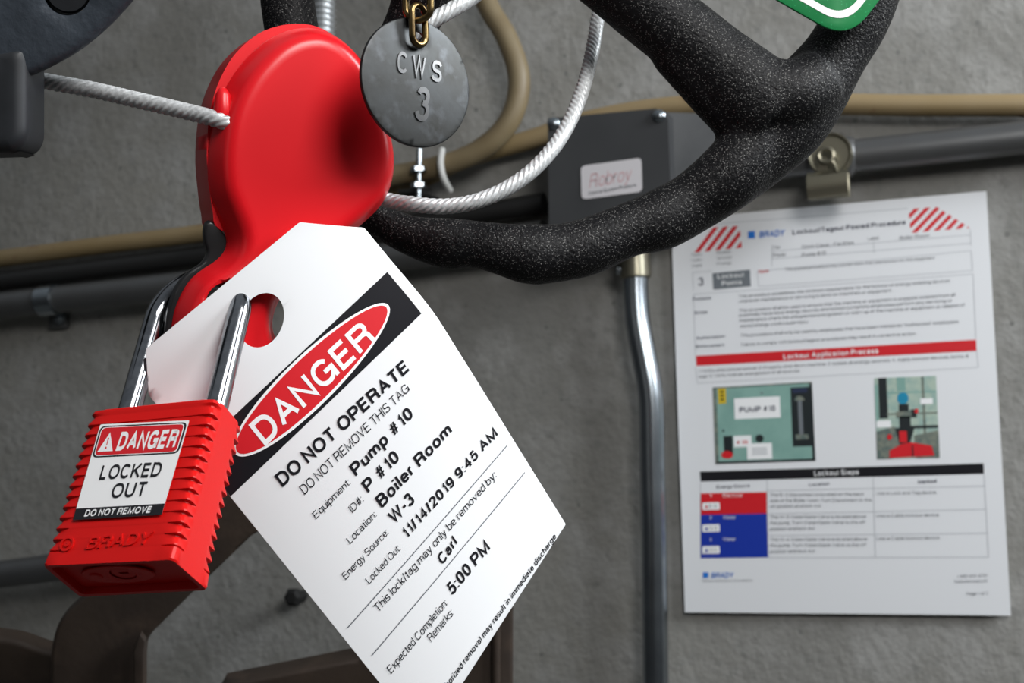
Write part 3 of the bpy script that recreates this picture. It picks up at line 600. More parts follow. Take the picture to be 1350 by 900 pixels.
Ptext('Lockout Steps', z5(533, 513), z5(713, 507), 7.2, M_WHITEINK, .02, 0, .3)
Ptext('Energy Source', z6(135, 132), z6(266, 125), 4.4, M_NAVY, .015); Ptext('Location', z6(500, 122), z6(580, 118), 4.4, M_NAVY, .01); Ptext('Method', z6(932, 112), z6(1004, 108), 4.8, M_NAVY, .03)
Ppoly([z6(72, 150), z6(332, 145), z6(333, 230), z6(72, 235)], M_REDINK); Ppoly([z6(72, 235), z6(333, 230), z6(338, 403), z6(72, 407)], M_BLUEINK)
for i, (y, w) in enumerate(((165, 'Electrical'), (252, 'Water'), (338, 'Water'))):
    Ptext(str(i + 1), z6(107, y), z6(115, y), 4, M_WHITEINK, .01, 0, .3); Ptext(w, z6(160, y), z6(235 if i == 0 else 210, y - 1), 4.6, M_WHITEINK, .01, 0, .3)
    q = [(77, y + 22), (146, y + 20), (148, y + 50), (78, y + 52)]
    Ppoly(round_poly([z6(*p) for p in q], 2.0, 4), M_WHITEINK, .25)
    Ppoly([z6(88, y + 44), z6(95, y + 29), z6(102, y + 44)], M_REDINK if i == 0 else M_BLUEINK, .35)
    Ptext(('E-3', 'W-3', 'W-4')[i], z6(106, y + 43), z6(134, y + 42), 4.5, M_GREYINK, 0, 0, .35)
for (y, s, x1) in ((162, 'The E-3 Disconnect is located on the back', 718), (185, 'side of the Boiler room. Turn Disconnect to the', 748), (208, 'off position and lock out.', 550),
                   (250, 'The W-3 Water/Gate Valve is located above', 726), (273, 'the pump. Turn Water/Gate Valve to the off', 722), (297, 'position and lock out.', 526),
                   (339, 'The W-4 Water/Gate Valve is located above', 730), (362, 'the pump. Turn Water/Gate Valve to the off', 726), (386, 'position and lock out.', 526)):
    Ptext(s, z6(347, y), z6(x1, y - 3), 4.3, M_GREYINK)
for (y, s, x1) in ((156, 'Use a Lock and Tag device.', 1005), (245, 'Use a Cable lockout device.', 1016), (335, 'Use a Cable lockout device.', 1018)):
    Ptext(s, z6(768, y), z6(x1, y - 4), 4.3, M_GREYINK)
for a, b in (((70, 108), (72, 407)), ((334, 95), (338, 405)), ((753, 85), (762, 404)), ((1192, 75), (1210, 402)), ((336, 140), (1196, 122)), ((337, 232), (1200, 214)), ((338, 318), (1205, 308)), ((338, 405), (1210, 402))): Pline(z6(*a), z6(*b), .4)
Ppoly([z6(80, 463), z6(102, 462), z6(102, 484), z6(80, 485)], M_LOGOBLUE); Ptext('BRADY', z6(114, 485), z6(204, 483), 7, M_LOGOBLUE, .02, .2)
Ptext('Safety and lockout procedures', z6(78, 500), z6(276, 497), 2.6, M_GREYINK)
Ptext('1-800-537-8791', z6(1088, 484), z6(1206, 481), 3.8, M_GREYINK); Ptext('lockoutservices.com', z6(1076, 504), z6(1206, 501), 3.8, M_GREYINK); Ptext('Page 1 of 2', z6(1124, 553), z6(1208, 551), 3.8, M_GREYINK)
pr.build('printing', t, smooth=0, fix=False)
# the two small photographs
pr = MB()
def on(q, u, v):                                            # quad helper
    q = [V(*p) for p in q]; return tuple((q[0] * (1 - u) + q[1] * u) * (1 - v) + (q[3] * (1 - u) + q[2] * u) * v)
Q = [z5(122, 155), z5(523, 132), z5(538, 452), z5(133, 465)]
def rect(q, u0, v0, u1, v1, m, l): Ppoly([on(q, u0, v0), on(q, u1, v0), on(q, u1, v1), on(q, u0, v1)], m, l)
rect(Q, 0, 0, 1, 1, M_PTEAL, .15); rect(Q, 0, 0, .035, 1, M_PGREY, .2); rect(Q, .97, 0, 1, 1, M_PDARK, .2); rect(Q, 0, .97, 1, 1, M_PDARK, .2); rect(Q, 0, 0, 1, .02, M_PGREY, .22)
rect(Q, .05, .02, .13, .22, M_PYEL, .22)
for k in range(3): rect(Q, .075, .05 + .05 * k, .105, .075 + .05 * k, M_PDARK, .26)
rect(Q, .21, .16, .67, .43, M_WHITEINK, .22); a, b = on(Q, .26, .345), on(Q, .62, .345); Ptext('PUMP #10', a, b, 7.4, M_NAVY, .03, 0, .3)
rect(Q, .78, .06, .975, .81, M_PDARK, .22); rect(Q, .80, .07, .95, .13, M_NAVY, .27)
Ppoly([on(Q, .865 + .05 * math.cos(s), .23 - .06 * math.sin(s)) for s in np.linspace(0, math.pi, 10)], M_PGREY, .3)
rect(Q, .81, .66, .94, .72, M_PGREY, .3); rect(Q, .85, .22, .89, .66, M_GREYBOX, .26)
Ppoly(ring_pts(*on(Q, .49, .11), 1.6, 1.6, 12), M_GREYBOX, .24); Ppoly(ring_pts(*on(Q, .09, .57), 1.6, 1.6, 12), M_PDARK, .24)
rect(Q, .09, .64, .18, .88, M_PDARK, .24); Ppoly(ring_pts(*on(Q, .12, .885), 8, 5, 16), M_REDINK, .28)
rect(Q, .19, .645, .37, .79, M_WHITEINK, .26); Ptext('#10', on(Q, .22, .75), on(Q, .33, .75), 4.5, M_REDINK, .03, 0, .3)
Ppoly(ring_pts(*on(Q, .45, .69), 5.5, 5.2, 16), M_PDARK, .27); rect(Q, .32, .75, .57, .955, M_WHITEINK, .29)
for k in range(3): rect(Q, .37, .81 + .035 * k, .52, .825 + .035 * k, M_LINE, .33)
pr.build('photo_print', t, smooth=0, fix=False)['label'] = 'small photo of a teal pump panel on the sheet'
pr = MB(); Q = [z5(775, 118), z5(1025, 108), z5(1040, 440), z5(787, 445)]
rect(Q, 0, 0, 1, 1, M_PPALE, .15); rect(Q, .06, 0, .20, .50, M_PDARK, .2); rect(Q, 0, .08, .05, .60, M_PTEAL, .2); rect(Q, .36, 0, .5, .17, M_PTEAL, .22); rect(Q, .76, 0, .80, .78, M_PGREY, .2)
rect(Q, 0, .18, 1, .20, M_PTEAL, .18); rect(Q, .18, .44, 1, .46, M_PGREY, .21); rect(Q, .5, .60, 1, .635, M_PDARK, .23)
Ppoly(ring_pts(*on(Q, .45, .26), 7.5, 8, 18), M_PSKY, .26); rect(Q, .38, .33, .54, .42, M_PDARK, .27); rect(Q, .33, .42, .58, .50, M_PGREY, .27); rect(Q, .38, .48, .56, .62, M_PDARK, .27)
Ppoly([on(Q, .30, .62), on(Q, .62, .62), on(Q, .52, .86), on(Q, .38, .86)], M_PDARK, .26); Ppoly(ring_pts(*on(Q, .66, .42), 2.8, 3.2, 12), M_REDINK, .3); rect(Q, .56, .40, .66, .50, M_PDARK, .24)
rect(Q, .73, .27, .93, .34, M_WHITEINK, .26); rect(Q, .01, .525, .24, .61, M_WHITEINK, .28)
Ppoly([on(Q, 0, .66), on(Q, .30, .60), on(Q, .40, .80), on(Q, .25, 1), on(Q, 0, 1)], M_PGREY, .22); Ppoly([on(Q, .60, .72), on(Q, 1, .66), on(Q, 1, 1), on(Q, .62, 1)], M_PGREY, .21)
Ppoly(ring_pts(*on(Q, .21, .73), 3.2, 4, 12), M_REDINK, .3); Ppoly([on(Q, .20, .90), on(Q, .40, .82), on(Q, .55, .80), on(Q, .88, .85), on(Q, .92, .97), on(Q, .20, .99)], M_REDINK, .3)
rect(Q, .37, .66, .49, .80, M_REDINK, .3); Ppoly(ring_pts(*on(Q, .47, .91), 7, 8, 16), M_REDINK, .32); rect(Q, .56, .84, .585, .98, M_PDARK, .33)
pr.build('photo_print', t, smooth=0, fix=False)['label'] = 'small photo of a red pump and valve on the sheet'

# ---- magnetic clip
t = thing('bulldog_clip', onwall(1093, 245, 0), 'brassy round magnetic bulldog clip on the wall above the posted sheet', 'clip')
mb = MB(); lathe(mb, onwall(1096, 206, 31), (0, -1, 0), [(.0136, 0), (.0148, .001), (.0150, .006), (.0140, .0078), (.0125, .0070), (.0122, .0062), (.001, .0062)], M_CLIP, 40); mb.build('magnet', t)
mb = MB(); cc = onwall(1093, 245, 34)
P = [(-.5, -9), (2, -10), (6, -9.2), (9, -6), (10, -1), (9.4, 4), (8, 7.5), (8, 9), (7, 9), (7, 7), (8.2, 3.6), (8.8, -.6), (8, -5), (5.4, -7.8), (2, -8.7), (-.5, -8)]
rl = math.radians(2)
for s in (1,):
    vs = []; n = len(P)
    for x in (-13.5, 13.5):
        for (d_, z_) in P: vs.append(cc + V((x * math.cos(rl)) / 1000, -d_ / 1000, (-z_ + x * math.sin(rl)) / 1000))
    mb.add(vs, [tuple(range(n)), tuple(range(n, 2 * n))[::-1]] + [(i, (i + 1) % n, n + (i + 1) % n, n + i) for i in range(n)], M_CLIP)
mb.build('jaw', t, smooth=25)
mb = MB(); rbox(mb, cc + V(0, .002, 0), (1, 0, 0), (0, 1, 0), (0, 0, 1), .027, .003, .017, M_CLIP, .0008); mb.build('back_jaw', t)
mb = MB(); hc = onwall(1089, 205, 44); tube(mb, [hc + V(.0047 * math.cos(a), -.0, .0047 * math.sin(a)) for a in np.linspace(0, 2 * math.pi, 25)[:-1]], .0019, M_CLIP, 10, closed=True)
mb.add(*(lambda c0, c1: ([c0 + V(-.0062, 0, 0), c0 + V(-.0008, 0, 0), c1 + V(-.001, -.003, 0), c1 + V(-.0072, -.003, 0), c0 + V(-.0062, .0015, 0), c0 + V(-.0008, .0015, 0), c1 + V(-.001, -.0015, 0), c1 + V(-.0072, -.0015, 0)], [(0, 1, 2, 3), (7, 6, 5, 4), (0, 4, 5, 1), (1, 5, 6, 2), (2, 6, 7, 3), (3, 7, 4, 0)]))(hc + V(.001, 0, -.004), cc + V(.001, -.006, .0085)), M_CLIP)
c0, c1 = hc + V(.0035, 0, -.003), cc + V(.006, -.008, .008); tube(mb, [c0, c0 * .5 + c1 * .5 + V(.0006, -.001, 0), c1], .0013, M_CLIP, 10)
mb.build('lever', t)

# ================================================================== MIDDLE GROUND
# ---- rusty brown steel at the bottom
def slabpx(mb, pts, D, T, m, n=(0, 0, -1), r=1.5, step=6, grid=14):
    pl = Plane(pts[0][0], pts[0][1], D, n); slab(mb, pl.poly(pts), [], T, r, m, pl.mp, step, grid, rings=3); return pl
t = thing('bent_strap', at(128, 960, 650), 'brown bent steel strap rising behind the red padlock', 'bracket')
mb = MB(); slabpx(mb, catmull([(66, 1010), (66, 950), (66, 880), (69, 846), (80, 816), (104, 792), (160, 745), (260, 655), (360, 560)], 4) + [(440, 640), (330, 708), (243, 792)] + catmull([(215, 820), (198, 838), (190, 858), (189, 900), (189, 950), (189, 1010)], 4), 650, 11, M_RUST, (.10, .12, -1), 2.0); mb.build('flat_bar', t)
mb = MB(); slabpx(mb, [(175, 1010), (175, 858), (184, 838), (190, 846), (190, 1010)], 644, 7, M_RUST, (.10, .12, -1), 1.0); mb.build('edge_lip', t)
mb = MB(); slabpx(mb, catmull([(-60, 830), (-10, 840), (22, 845), (60, 858), (110, 868)], 4) + [(110, 1000), (-60, 1000)], 672, 12, M_RUST, (0, .2, -1), 3.0); mb.build('foot_plate', t)
t = thing('angle_bracket', at(640, 960, 700), 'brown steel angle frame standing behind the lower end of the danger tag', 'bracket')
mb = MB(); slabpx(mb, [(604, 1040), (606, 700), (677, 700), (676, 1040)], 690, 14, M_RUST, (0, 0, -1), 2.0); up = mb.build('upright', t)
mb = MB(); tube(mb, [at(655, 705, 689), at(654, 870, 689), at(654, 1040, 689)], .0022, M_RUST, 12); mb.build('weld_ridge', up)
mb = MB(); slabpx(mb, [(290, 905), (430, 877), (610, 840), (610, 940), (290, 1010)], 704, 18, M_RUST, (0, .15, -1), 2.0); mb.build('cross_bar', t)

# ---- cast iron valve body at the top left
t = thing('valve_flange', at(0, -60, 400), 'dark blue grey cast iron valve flange in the upper left corner', 'valve')
FN = V(.20, .30, -1)
pl = Plane(10, -75, 378, FN)
O = [(-230, 128), (-120, 136), (-40, 124), (10, 112), (55, 95), (98, 72), (132, 46), (160, 18), (182, -10), (200, -50), (204, -110), (170, -180), (100, -230), (-20, -260), (-160, -250), (-260, -180), (-290, -60)]
H = [pl.uv(*p) for p in ring_pts(88, -12, 32, 33, 28)]
mb = MB(); slab(mb, pl.poly(catmull(O, 4, True)), [H], 13, 3.2, M_IRON, pl.mp, 1.6, 4.0, .8, 5); body = mb.build('flange', t)
mb = MB(); lathe(mb, pl.mp(*pl.uv(88, -12), -3.4), camdir2world(-pl.n), [(.0055, -.002), (.0062, 0), (.0062, .003), (.001, .003)], M_IRONDARK, 28); mb.build('bolt_recess', body)
mb = MB(); pl2 = Plane(0, 150, 386, V(.05, .05, -1))
slab(mb, pl2.poly(round_poly([(-110, 60), (34, 60), (34, 194), (14, 200), (-110, 204)], [0, 4, 26, 8, 0], 6)), [], 18, 3.5, M_IRONDARK, pl2.mp, 1.6, 4, rings=5); mb.build('lug', t)
mb = MB(); cq = pl.mp(*pl.uv(-60, -70), -12.5); dq = camdir2world(-pl.n)
lathe(mb, cq, dq, [(.030, 0), (.030, .02), (.022, .035), (.022, .30), (.034, .30), (.034, .32), (.022, .32), (.022, .60)], M_IRONDARK, 32); mb.build('neck', t)

# ---- handwheel
t = thing('handwheel', at(600, -195, 445), 'black textured cast iron handwheel hanging in front of the wall', 'handwheel')
WD = 455.
def wp(x, y, D=WD): return at(x, y, D)
RIM = [(478, 268, 26), (512, 297, 24), (550, 313, 28), (590, 321, 34), (628, 322, 31), (665, 329, 35), (700, 335, 40), (738, 333, 38), (775, 325, 38), (828, 303, 36), (870, 290, 41), (915, 266, 41), (958, 235, 45), (1000, 196, 52), (1035, 158, 58), (1066, 122, 53),
       (1100, 74, 44), (1128, 28, 44), (1150, -22, 41), (1164, -80, 37), (1162, -160, 38), (1132, -260, 44), (1050, -360, 40), (930, -430, 37), (790, -455, 42), (650, -425, 37), (530, -350, 38), (440, -250, 42), (395, -150, 38), (377, -60, 36), (380, 10, 36), (396, 90, 36), (424, 170, 34), (452, 228, 30)]
wp_s = WD / F / 1000
mb = MB()
R4 = catmull([(x, y, r, 0) for x, y, r in RIM], 6, True)
tube(mb, [wp(q[0], q[1], WD + 6 * math.sin(q[0] / 140)) for q in R4], [q[2] * wp_s for q in R4], M_WHEEL, 28, closed=True)
def spoke(P):
    q = catmull([(a, b, c_, d_) for a, b, c_, d_ in P], 6)
    tube(mb, [at(x, y, D) for x, y, r, D in q], [r * D / F / 1000 for x, y, r, D in q], M_WHEEL, 28)
spoke([(600, -195, 60, 432), (700, -114, 52, 438), (800, -34, 49, 445), (850, 8, 49, 449), (895, 43, 50, 452), (940, 82, 53, 454), (985, 122, 60, 455), (1020, 152, 60, 455)])
spoke([(890, 62, 38, 452), (942, 126, 34, 454), (984, 168, 38, 455), (988, 196, 43, 455), (960, 232, 45, 455), (915, 264, 39, 456)])
spoke([(960, 92, 46, 452), (1005, 122, 47, 452), (1048, 124, 47, 452), (1085, 100, 40, 454)])
spoke([(600, -195, 60, 432), (578, -100, 46, 437), (553, 5, 38, 447), (528, 60, 34, 449), (480, 150, 32, 452), (435, 205, 32, 455)])
spoke([(600, -195, 60, 432), (500, -185, 48, 440), (395, -175, 40, 455)])
spoke([(600, -195, 60, 432), (588, -300, 48, 440), (570, -385, 40, 455)])
spoke([(600, -195, 60, 432), (850, -265, 48, 445), (1110, -300, 44, 455)])
hubax = camdir2world(unit(V(-.30, -.26, -1)))
lathe(mb, at(600, -195, 450), hubax, [(.010, -.014), (.022, -.012), (.024, 0), (.024, .016), (.020, .022), (.008, .023)], M_WHEEL, 40)
raw = mb.build('wheel_raw')
md = raw.modifiers.new('r', 'REMESH'); md.mode = 'VOXEL'; md.voxel_size = .0011
ms = raw.modifiers.new('s', 'SMOOTH'); ms.factor = .5; ms.iterations = 18
dg = bpy.context.evaluated_depsgraph_get(); me = bpy.data.meshes.new_from_object(raw.evaluated_get(dg))
loc = np.array(raw.location); base = np.array(t.location); bpy.data.objects.remove(raw)
me.name = 'wheel'; me.shade_smooth(); me.materials.clear(); me.materials.append(M_WHEEL)
wo = bpy.data.objects.new('rim_and_spokes', me); COL.objects.link(wo); wo.parent = t; wo.location = loc - base
mb = MB(); lathe(mb, at(600, -195, 452), -hubax, [(.009, -.03), (.009, .05)], M_PIPE, 24); mb.build('stem', t)
mb = MB(); lathe(mb, at(600, -195, 450) + hubax * .021, hubax, [(.014, 0), (.014, .008), (.011, .0105)], M_ZINC, 6); mb.build('hub_nut', t, smooth=20)

# ---- green tag at the top right
e1, e2 = V(-.868, -.497), V(.600, -.800); C = V(1119, 54)
def gq(i): return [tuple(C + e1 * (i * .95) + e2 * (i * .95)), tuple(C + e1 * (330) + e2 * i * .9), tuple(C + e1 * 330 + e2 * 230), tuple(C + e1 * i * .9 + e2 * 230)]
pl = Plane(1119, 54, 436, V(.05, .05, -1))
t = thing('green_tag', pl.mp(0, 0, 0), 'green rounded tag with a white border line over the handwheel rim', 'tag')
mb = MB(); slab(mb, pl.poly(round_poly(gq(0), 44, 8)), [], 1.2, .3, M_GREEN, pl.mp, 1.6, 10, rings=2)
a = resample(round_poly(gq(17), 36, 8), 6); b = resample(round_poly(gq(17), 36, 8), 6); cen = np.mean(a, 0)
a = pl.poly(round_poly(gq(15.5), 36, 10)); b = pl.poly(round_poly(gq(25), 30, 10))
mb.build('plate', t)
mb = MB(); n = len(a); mb.add([pl.mp(*p, .12) for p in a] + [pl.mp(*p, .12) for p in b], [(i, (i + 1) % n, n + (i + 1) % n, n + i) for i in range(n)], M_WHITEINK); mb.build('border_line', t, smooth=0, fix=False)

# ================================================================== FOREGROUND: lockout device
HP = Plane(300, 390, 396, V(.42, .03, -.90))
t = thing('cable_lockout', HP.mp(0, 0, -8), 'large red plastic cable lockout body with tapering hasp arm', 'lockout')
ARM_L = [(240, 465), (235, 445), (236, 428), (240, 408), (248, 388), (260, 369), (276, 355), (294, 343), (306, 330), (309, 316), (305, 300)]
HEADO = [(297, 280), (288, 255), (284, 225), (285, 190), (292, 150), (307, 112), (331, 76), (364, 46), (400, 31), (436, 32), (470, 51), (499, 87), (518, 135), (530, 178), (534, 212), (529, 243), (515, 270), (488, 296)]
ARM_R = [(450, 326), (414, 354), (390, 382), (377, 402), (371, 424), (373, 441), (380, 456), (378, 475), (350, 495), (310, 506), (268, 496)]
OUT = catmull(ARM_L + HEADO + ARM_R, 4, True)
HOLE = [HP.uv(*p) for p in ring_pts(297, 394, 26, 21, 28, -.6)]
mb = MB()
PROF = [(0, -9.5), (.25, -8.6), (2.6, -2.7), (3.2, -1.7), (4.0, -.9), (4.9, -.35), (6.0, .15), (7.5, .75), (9.0, 1.3), (10.5, 1.75), (12.0, 2.05), (14.0, 2.25), (17, 2.35)]
slab(mb, HP.poly(OUT), [HOLE], 9.5, 7.0, M_RED, HP.mp, 1.1, 2.6, 1.0, 9, profile=PROF)
fs_ = mb.build('front_shell', t, smooth=50)
BK = catmull([(300, 300), (291, 276), (286, 240), (283, 200), (286, 152), (295, 113), (312, 77), (333, 52), (360, 33), (396, 24), (432, 28), (467, 50), (496, 88), (516, 135), (528, 180), (531, 212), (526, 243), (512, 268), (484, 295), (440, 318), (360, 322)], 4, True)
mb = MB(); bkm = lambda x, y, h: HP.mp(x, y, -20 - 7.6 - h)          # mirrored: rounded side faces away
slab(mb, HP.poly(BK), [], 18.4, 4.0, M_RED, lambda x, y, h: HP.mp(x, y, -28.0 - h), 1.3, 5, rings=5); mb.build('back_shell', t, smooth=50)
JAW = catmull([(302, 300), (286, 288), (280, 300), (281, 318), (284, 332), (276, 346), (258, 358), (243, 376), (234, 398), (228, 425), (226, 455), (240, 480), (290, 490), (340, 470), (350, 420), (345, 380), (330, 340)], 4, True)
mb = MB(); slab(mb, HP.poly(JAW), [HOLE], 2.6, .8, M_BLACKPL, lambda x, y, h: HP.mp(x, y, h - 9.6), 1.2, 4, .5, 4); mb.build('hasp_jaw', t)['label'] = 'black rear jaw of the hasp arm'
mb = MB(); bc = HP.mp(*HP.uv(300, 140), -5.5); ax = camdir2world(HP.ey)
lathe(mb, bc - ax * .006, ax, [(.0003, 0), (.0012, .0006), (.0021, .0022), (.0026, .006), (.0027, .009), (.0022, .0105), (.0005, .0108)], M_RED, 24); mb.build('cable_boss', t)

# ---- steel cable: one continuous run through the lockout
mb = MB()
CP = [(-90, 76, 420), (0, 94, 416), (55, 106, 412), (120, 118, 409), (190, 134, 405), (250, 148, 401), (298, 161, 398.5), (340, 178, 408), (440, 235, 420), (505, 262, 428), (545, 269, 428), (585, 272, 428), (625, 266, 428), (665, 250, 430), (700, 226, 433), (730, 194, 438), (752, 158, 446), (768, 118, 456), (779, 76, 468), (786, 36, 478), (792, -20, 488), (780, -90, 486), (735, -125, 470), (690, -80, 440), (650, -28, 424), (620, -2, 420), (590, 16, 417), (556, 36, 415), (520, 64, 414), (470, 110, 414)]
path = catmull([at(*p) for p in CP], 40)
L = 0; rs = [path[0]]
for p in path[1:]:
    while np.linalg.norm(p - rs[-1]) >= .00042: rs.append(rs[-1] + unit(p - rs[-1]) * .00042)
def strand(th, s, r):
    k = 7; ph = (th * k / 2 + 2 * math.pi * s / .0155 * k / 2)
    return r * (.80 + .20 * abs(math.cos(ph))) + .00004 * math.cos(th * 35 - 2 * math.pi * s / .0105 * 3)
tube(mb, rs, .0024, M_CABLE, 70, prof=strand)
tag(mb.build('steel_cable', smooth=60), 'twisted silver wire cable looping from the red lockout around the handwheel', 'cable')

# ---- stamped metal disc
DNn = unit(V(.61, -.05, -.79)); DP = Plane(552, 108, 399, DNn, up=(-.19, -.98, 0))
t = thing('valve_disc', DP.mp(0, 0, 0), 'round grey metal disc stamped CWS 3 hanging from a brass chain', 'tag')
cv = DP.uv(551, 108); rr = max(abs(DP.uv(569, 193)[1]), abs(DP.uv(534, 24)[1]))
hc = DP.uv(553, 52)
mb = MB(); outl = ring_pts(0, 0, rr, rr, 96); hol = ring_pts(hc[0], hc[1], 2.5, 2.5, 28)
def dmp(x, y, h): 
    q = (x * x + y * y) / rr / rr; return DP.mp(x, y, h - .9 * q)
slab(mb, outl, [hol], 1.1, .35, M_TAGSTEEL, dmp, .8, 1.6, .3, 4); dsk = mb.build('disc', t, smooth=50)
def disc_text(body, a, b, cap):
    v, f = text_tris(body, .02); a = V(*DP.uv(*a)); b = V(*DP.uv(*b)); u = unit(b - a); up = V(u[1], -u[0]); x0, x1 = v[:, 0].min(), v[:, 0].max(); y0, y1 = cap_height(.02)
    P = [a + (b - a) * ((x - x0) / (x1 - x0)) + up * cap * ((y - y0) / (y1 - y0)) for x, y in v]
    cnt = set()
    for q in f:
        for i, j in zip(q, q[1:] + q[:1]): cnt.add((i, j))
    edge = [(i, j) for i, j in cnt if (j, i) not in cnt]; n = len(P)
    mb.add([dmp(p[0], p[1], .38) for p in P] + [dmp(p[0], p[1], -.05) for p in P], list(f) + [(j, i, i + n, j + n) for i, j in edge], M_STAMP)
mb = MB()
disc_text('C', (523, 95), (535, 98), 6.2); disc_text('W', (543, 100), (560, 104), 6.2); disc_text('S', (568, 106), (581, 110), 6.2); disc_text('3', (546, 157), (564, 162), 9.8)
mb.build('stamping', t, smooth=0)
# ---- brass chain
t = thing('brass_chain', at(552, 20, 395), 'brass wire chain holding the stamped metal disc', 'chain')
def stadium(c_, ax_, w_, L_, wid, n=10):
    P = []
    for s, a0 in ((1, 0), (-1, math.pi)):
        for k in range(n + 1):
            a = a0 + math.pi * k / n; P.append(c_ + w_ * (wid * math.cos(a)) + ax_ * (s * L_ / 2 + wid * math.sin(a)))
    return P
upv = camdir2world(unit(V(-.02, -1, 0))); sid = camdir2world(unit(V(.72, 0, .69))); sid2 = camdir2world(unit(V(.98, 0, -.2)))
mb = MB(); tube(mb, catmull(stadium(at(552, 33, 398), upv, sid, .0062, .0024), 2, True), .00095, M_BRASS, 12, closed=True); mb.build('link', t)
mb = MB(); tube(mb, catmull(stadium(at(551, -4, 398), upv, sid2, .0058, .0036), 2, True), .00105, M_BRASS, 12, closed=True); mb.build('link', t)
for k in range(5):
    mb = MB(); tube(mb, catmull(stadium(at(551 + 3 * k, -36 - 36 * k, 398 + 4 * k), upv, sid if k % 2 == 0 else sid2, .0058, .0036), 2, True), .00105, M_BRASS, 12, closed=True); mb.build('link', t)

# ---- danger tag
TL, BL = V(165, 482), V(561, 976)
RV = [(0, V(442, 254)), (.2, V(509.6, 336)), (.373, V(568.5, 407.5)), (.5, V(605, 464)), (.7, V(661, 554)), (1, V(746, 691))]
TW_, TH_ = 76.0, 128.0
def redge(v):
    if v <= 0: return RV[0][1] + (RV[1][1] - RV[0][1]) * (v / .2)
    if v >= 1: return RV[-1][1] + (RV[-1][1] - RV[-2][1]) * ((v - 1) / .3)
    for i in range(len(RV) - 1):
        if RV[i][0] <= v <= RV[i + 1][0]:
            v0, p = RV[i]; v1, q = RV[i + 1]; h = v1 - v0; t_ = (v - v0) / h
            m0 = (q - p) / h if i == 0 else (q - RV[i - 1][1]) / (v1 - RV[i - 1][0]); m1 = (q - p) / h if i == len(RV) - 2 else (RV[i + 2][1] - p) / (RV[i + 2][0] - v0)
            return (2 * t_**3 - 3 * t_**2 + 1) * p + (t_**3 - 2 * t_**2 + t_) * h * m0 + (-2 * t_**3 + 3 * t_**2) * q + (t_**3 - t_**2) * h * m1
def tagpx(x, y):
    u, v = x / TW_, y / TH_; return (TL + (BL - TL) * v) * (1 - u) + redge(v) * u
def tagD(x, y):
    u, v = x / TW_, y / TH_; return 389.6 + 14 * u * abs(u) + 18 * v + 14 * u * v
def taguv(px, py):
    p = V(38, 64); tgt = V(px, py)
    for _ in range(30):
        f0 = tagpx(*p) - tgt; J = np.stack([(tagpx(p[0] + .01, p[1]) - f0 - tgt) / .01, (tagpx(p[0], p[1] + .01) - f0 - tgt) / .01], 1)
        d = np.linalg.solve(J, -f0); p = p + d
        if abs(d).max() < 1e-6: break
    return (p[0], p[1])
def tmp_(x, y, h=0.):
    p = tagpx(x, y); return at(p[0], p[1], tagD(x, y) - h)
t = thing('danger_tag', tmp_(38, 64), 'large white danger tag hanging diagonally from the padlock shackle', 'tag')
oc = [taguv(*p) for p in ((192, 460), (395, 293))]; oc2 = taguv(480, 300); oc3 = taguv(192, 524)
TO = [(0, oc3[1]), (oc[0][0], 0), (oc[1][0], 0), (TW_, oc2[1]), (TW_, TH_), (0, TH_)]
th = [taguv(345 + 29 * math.cos(a) * 1.0 - 6 * math.sin(a), 422 + 36 * math.sin(a)) for a in np.linspace(0, 2 * math.pi, 41)[:-1]]
hcen = np.mean(th, 0)
mb = MB(); slab(mb, round_poly(TO, [0, .6, .6, .8, .5, .5], 3), [th], .5, .1, M_WHITE, tmp_, 1.6, 3.2, .08, 1); mb.build('card', t, smooth=40)
mb = MB()
def Tpoly(pts, m, lift, sub=2.0): put_poly(mb, [taguv(*p) for p in pts], m, tmp_, lift, sub)
b0, b1, b2 = taguv(511, 358), taguv(559.5, 419.5), taguv(303, 655)
vt, vb = b0[1], b1[1]; uL = .2; uR = (b0[0] + b1[0]) / 2
put_poly(mb, [(uL, vt), (uR, vt), (uR, (vb + b2[1]) / 2), (uL, b2[1])], M_INK, tmp_, .14, 1.8)
ec = taguv(411, 500); ea = taguv(522, 414)
ra = abs(ea[0] - ec[0]); rb = (vb - vt) * .39
put_poly(mb, ring_pts(ec[0], ec[1], ra, rb, 72), M_WHITEINK, tmp_, .20, 1.8); put_poly(mb, ring_pts(ec[0], ec[1], ra - .85, rb - .85, 72), M_REDINK, tmp_, .26, 1.8)
def Ttext(body, a, b, cap, m=M_INK, bold=0., shear=0., lift=.22):
    a2, b2 = V(*taguv(*a)), V(*taguv(*b)); dv = np.linalg.norm(tagpx(a2[0], a2[1] + .5) - tagpx(a2[0], a2[1] - .5))
    put_text(mb, body, a2, b2, cap / dv, (0, -1), m, tmp_, bold, shear, lift)
Ttext('DANGER', (350, 588), (496, 447), 36, M_WHITEINK, .022, 0, .34)
Ttext('DO NOT OPERATE', (373, 642), (540, 488), 19, M_INK, .028)
Ttext('DO NOT REMOVE THIS TAG', (402, 652), (541, 514), 13)
B_ = .028
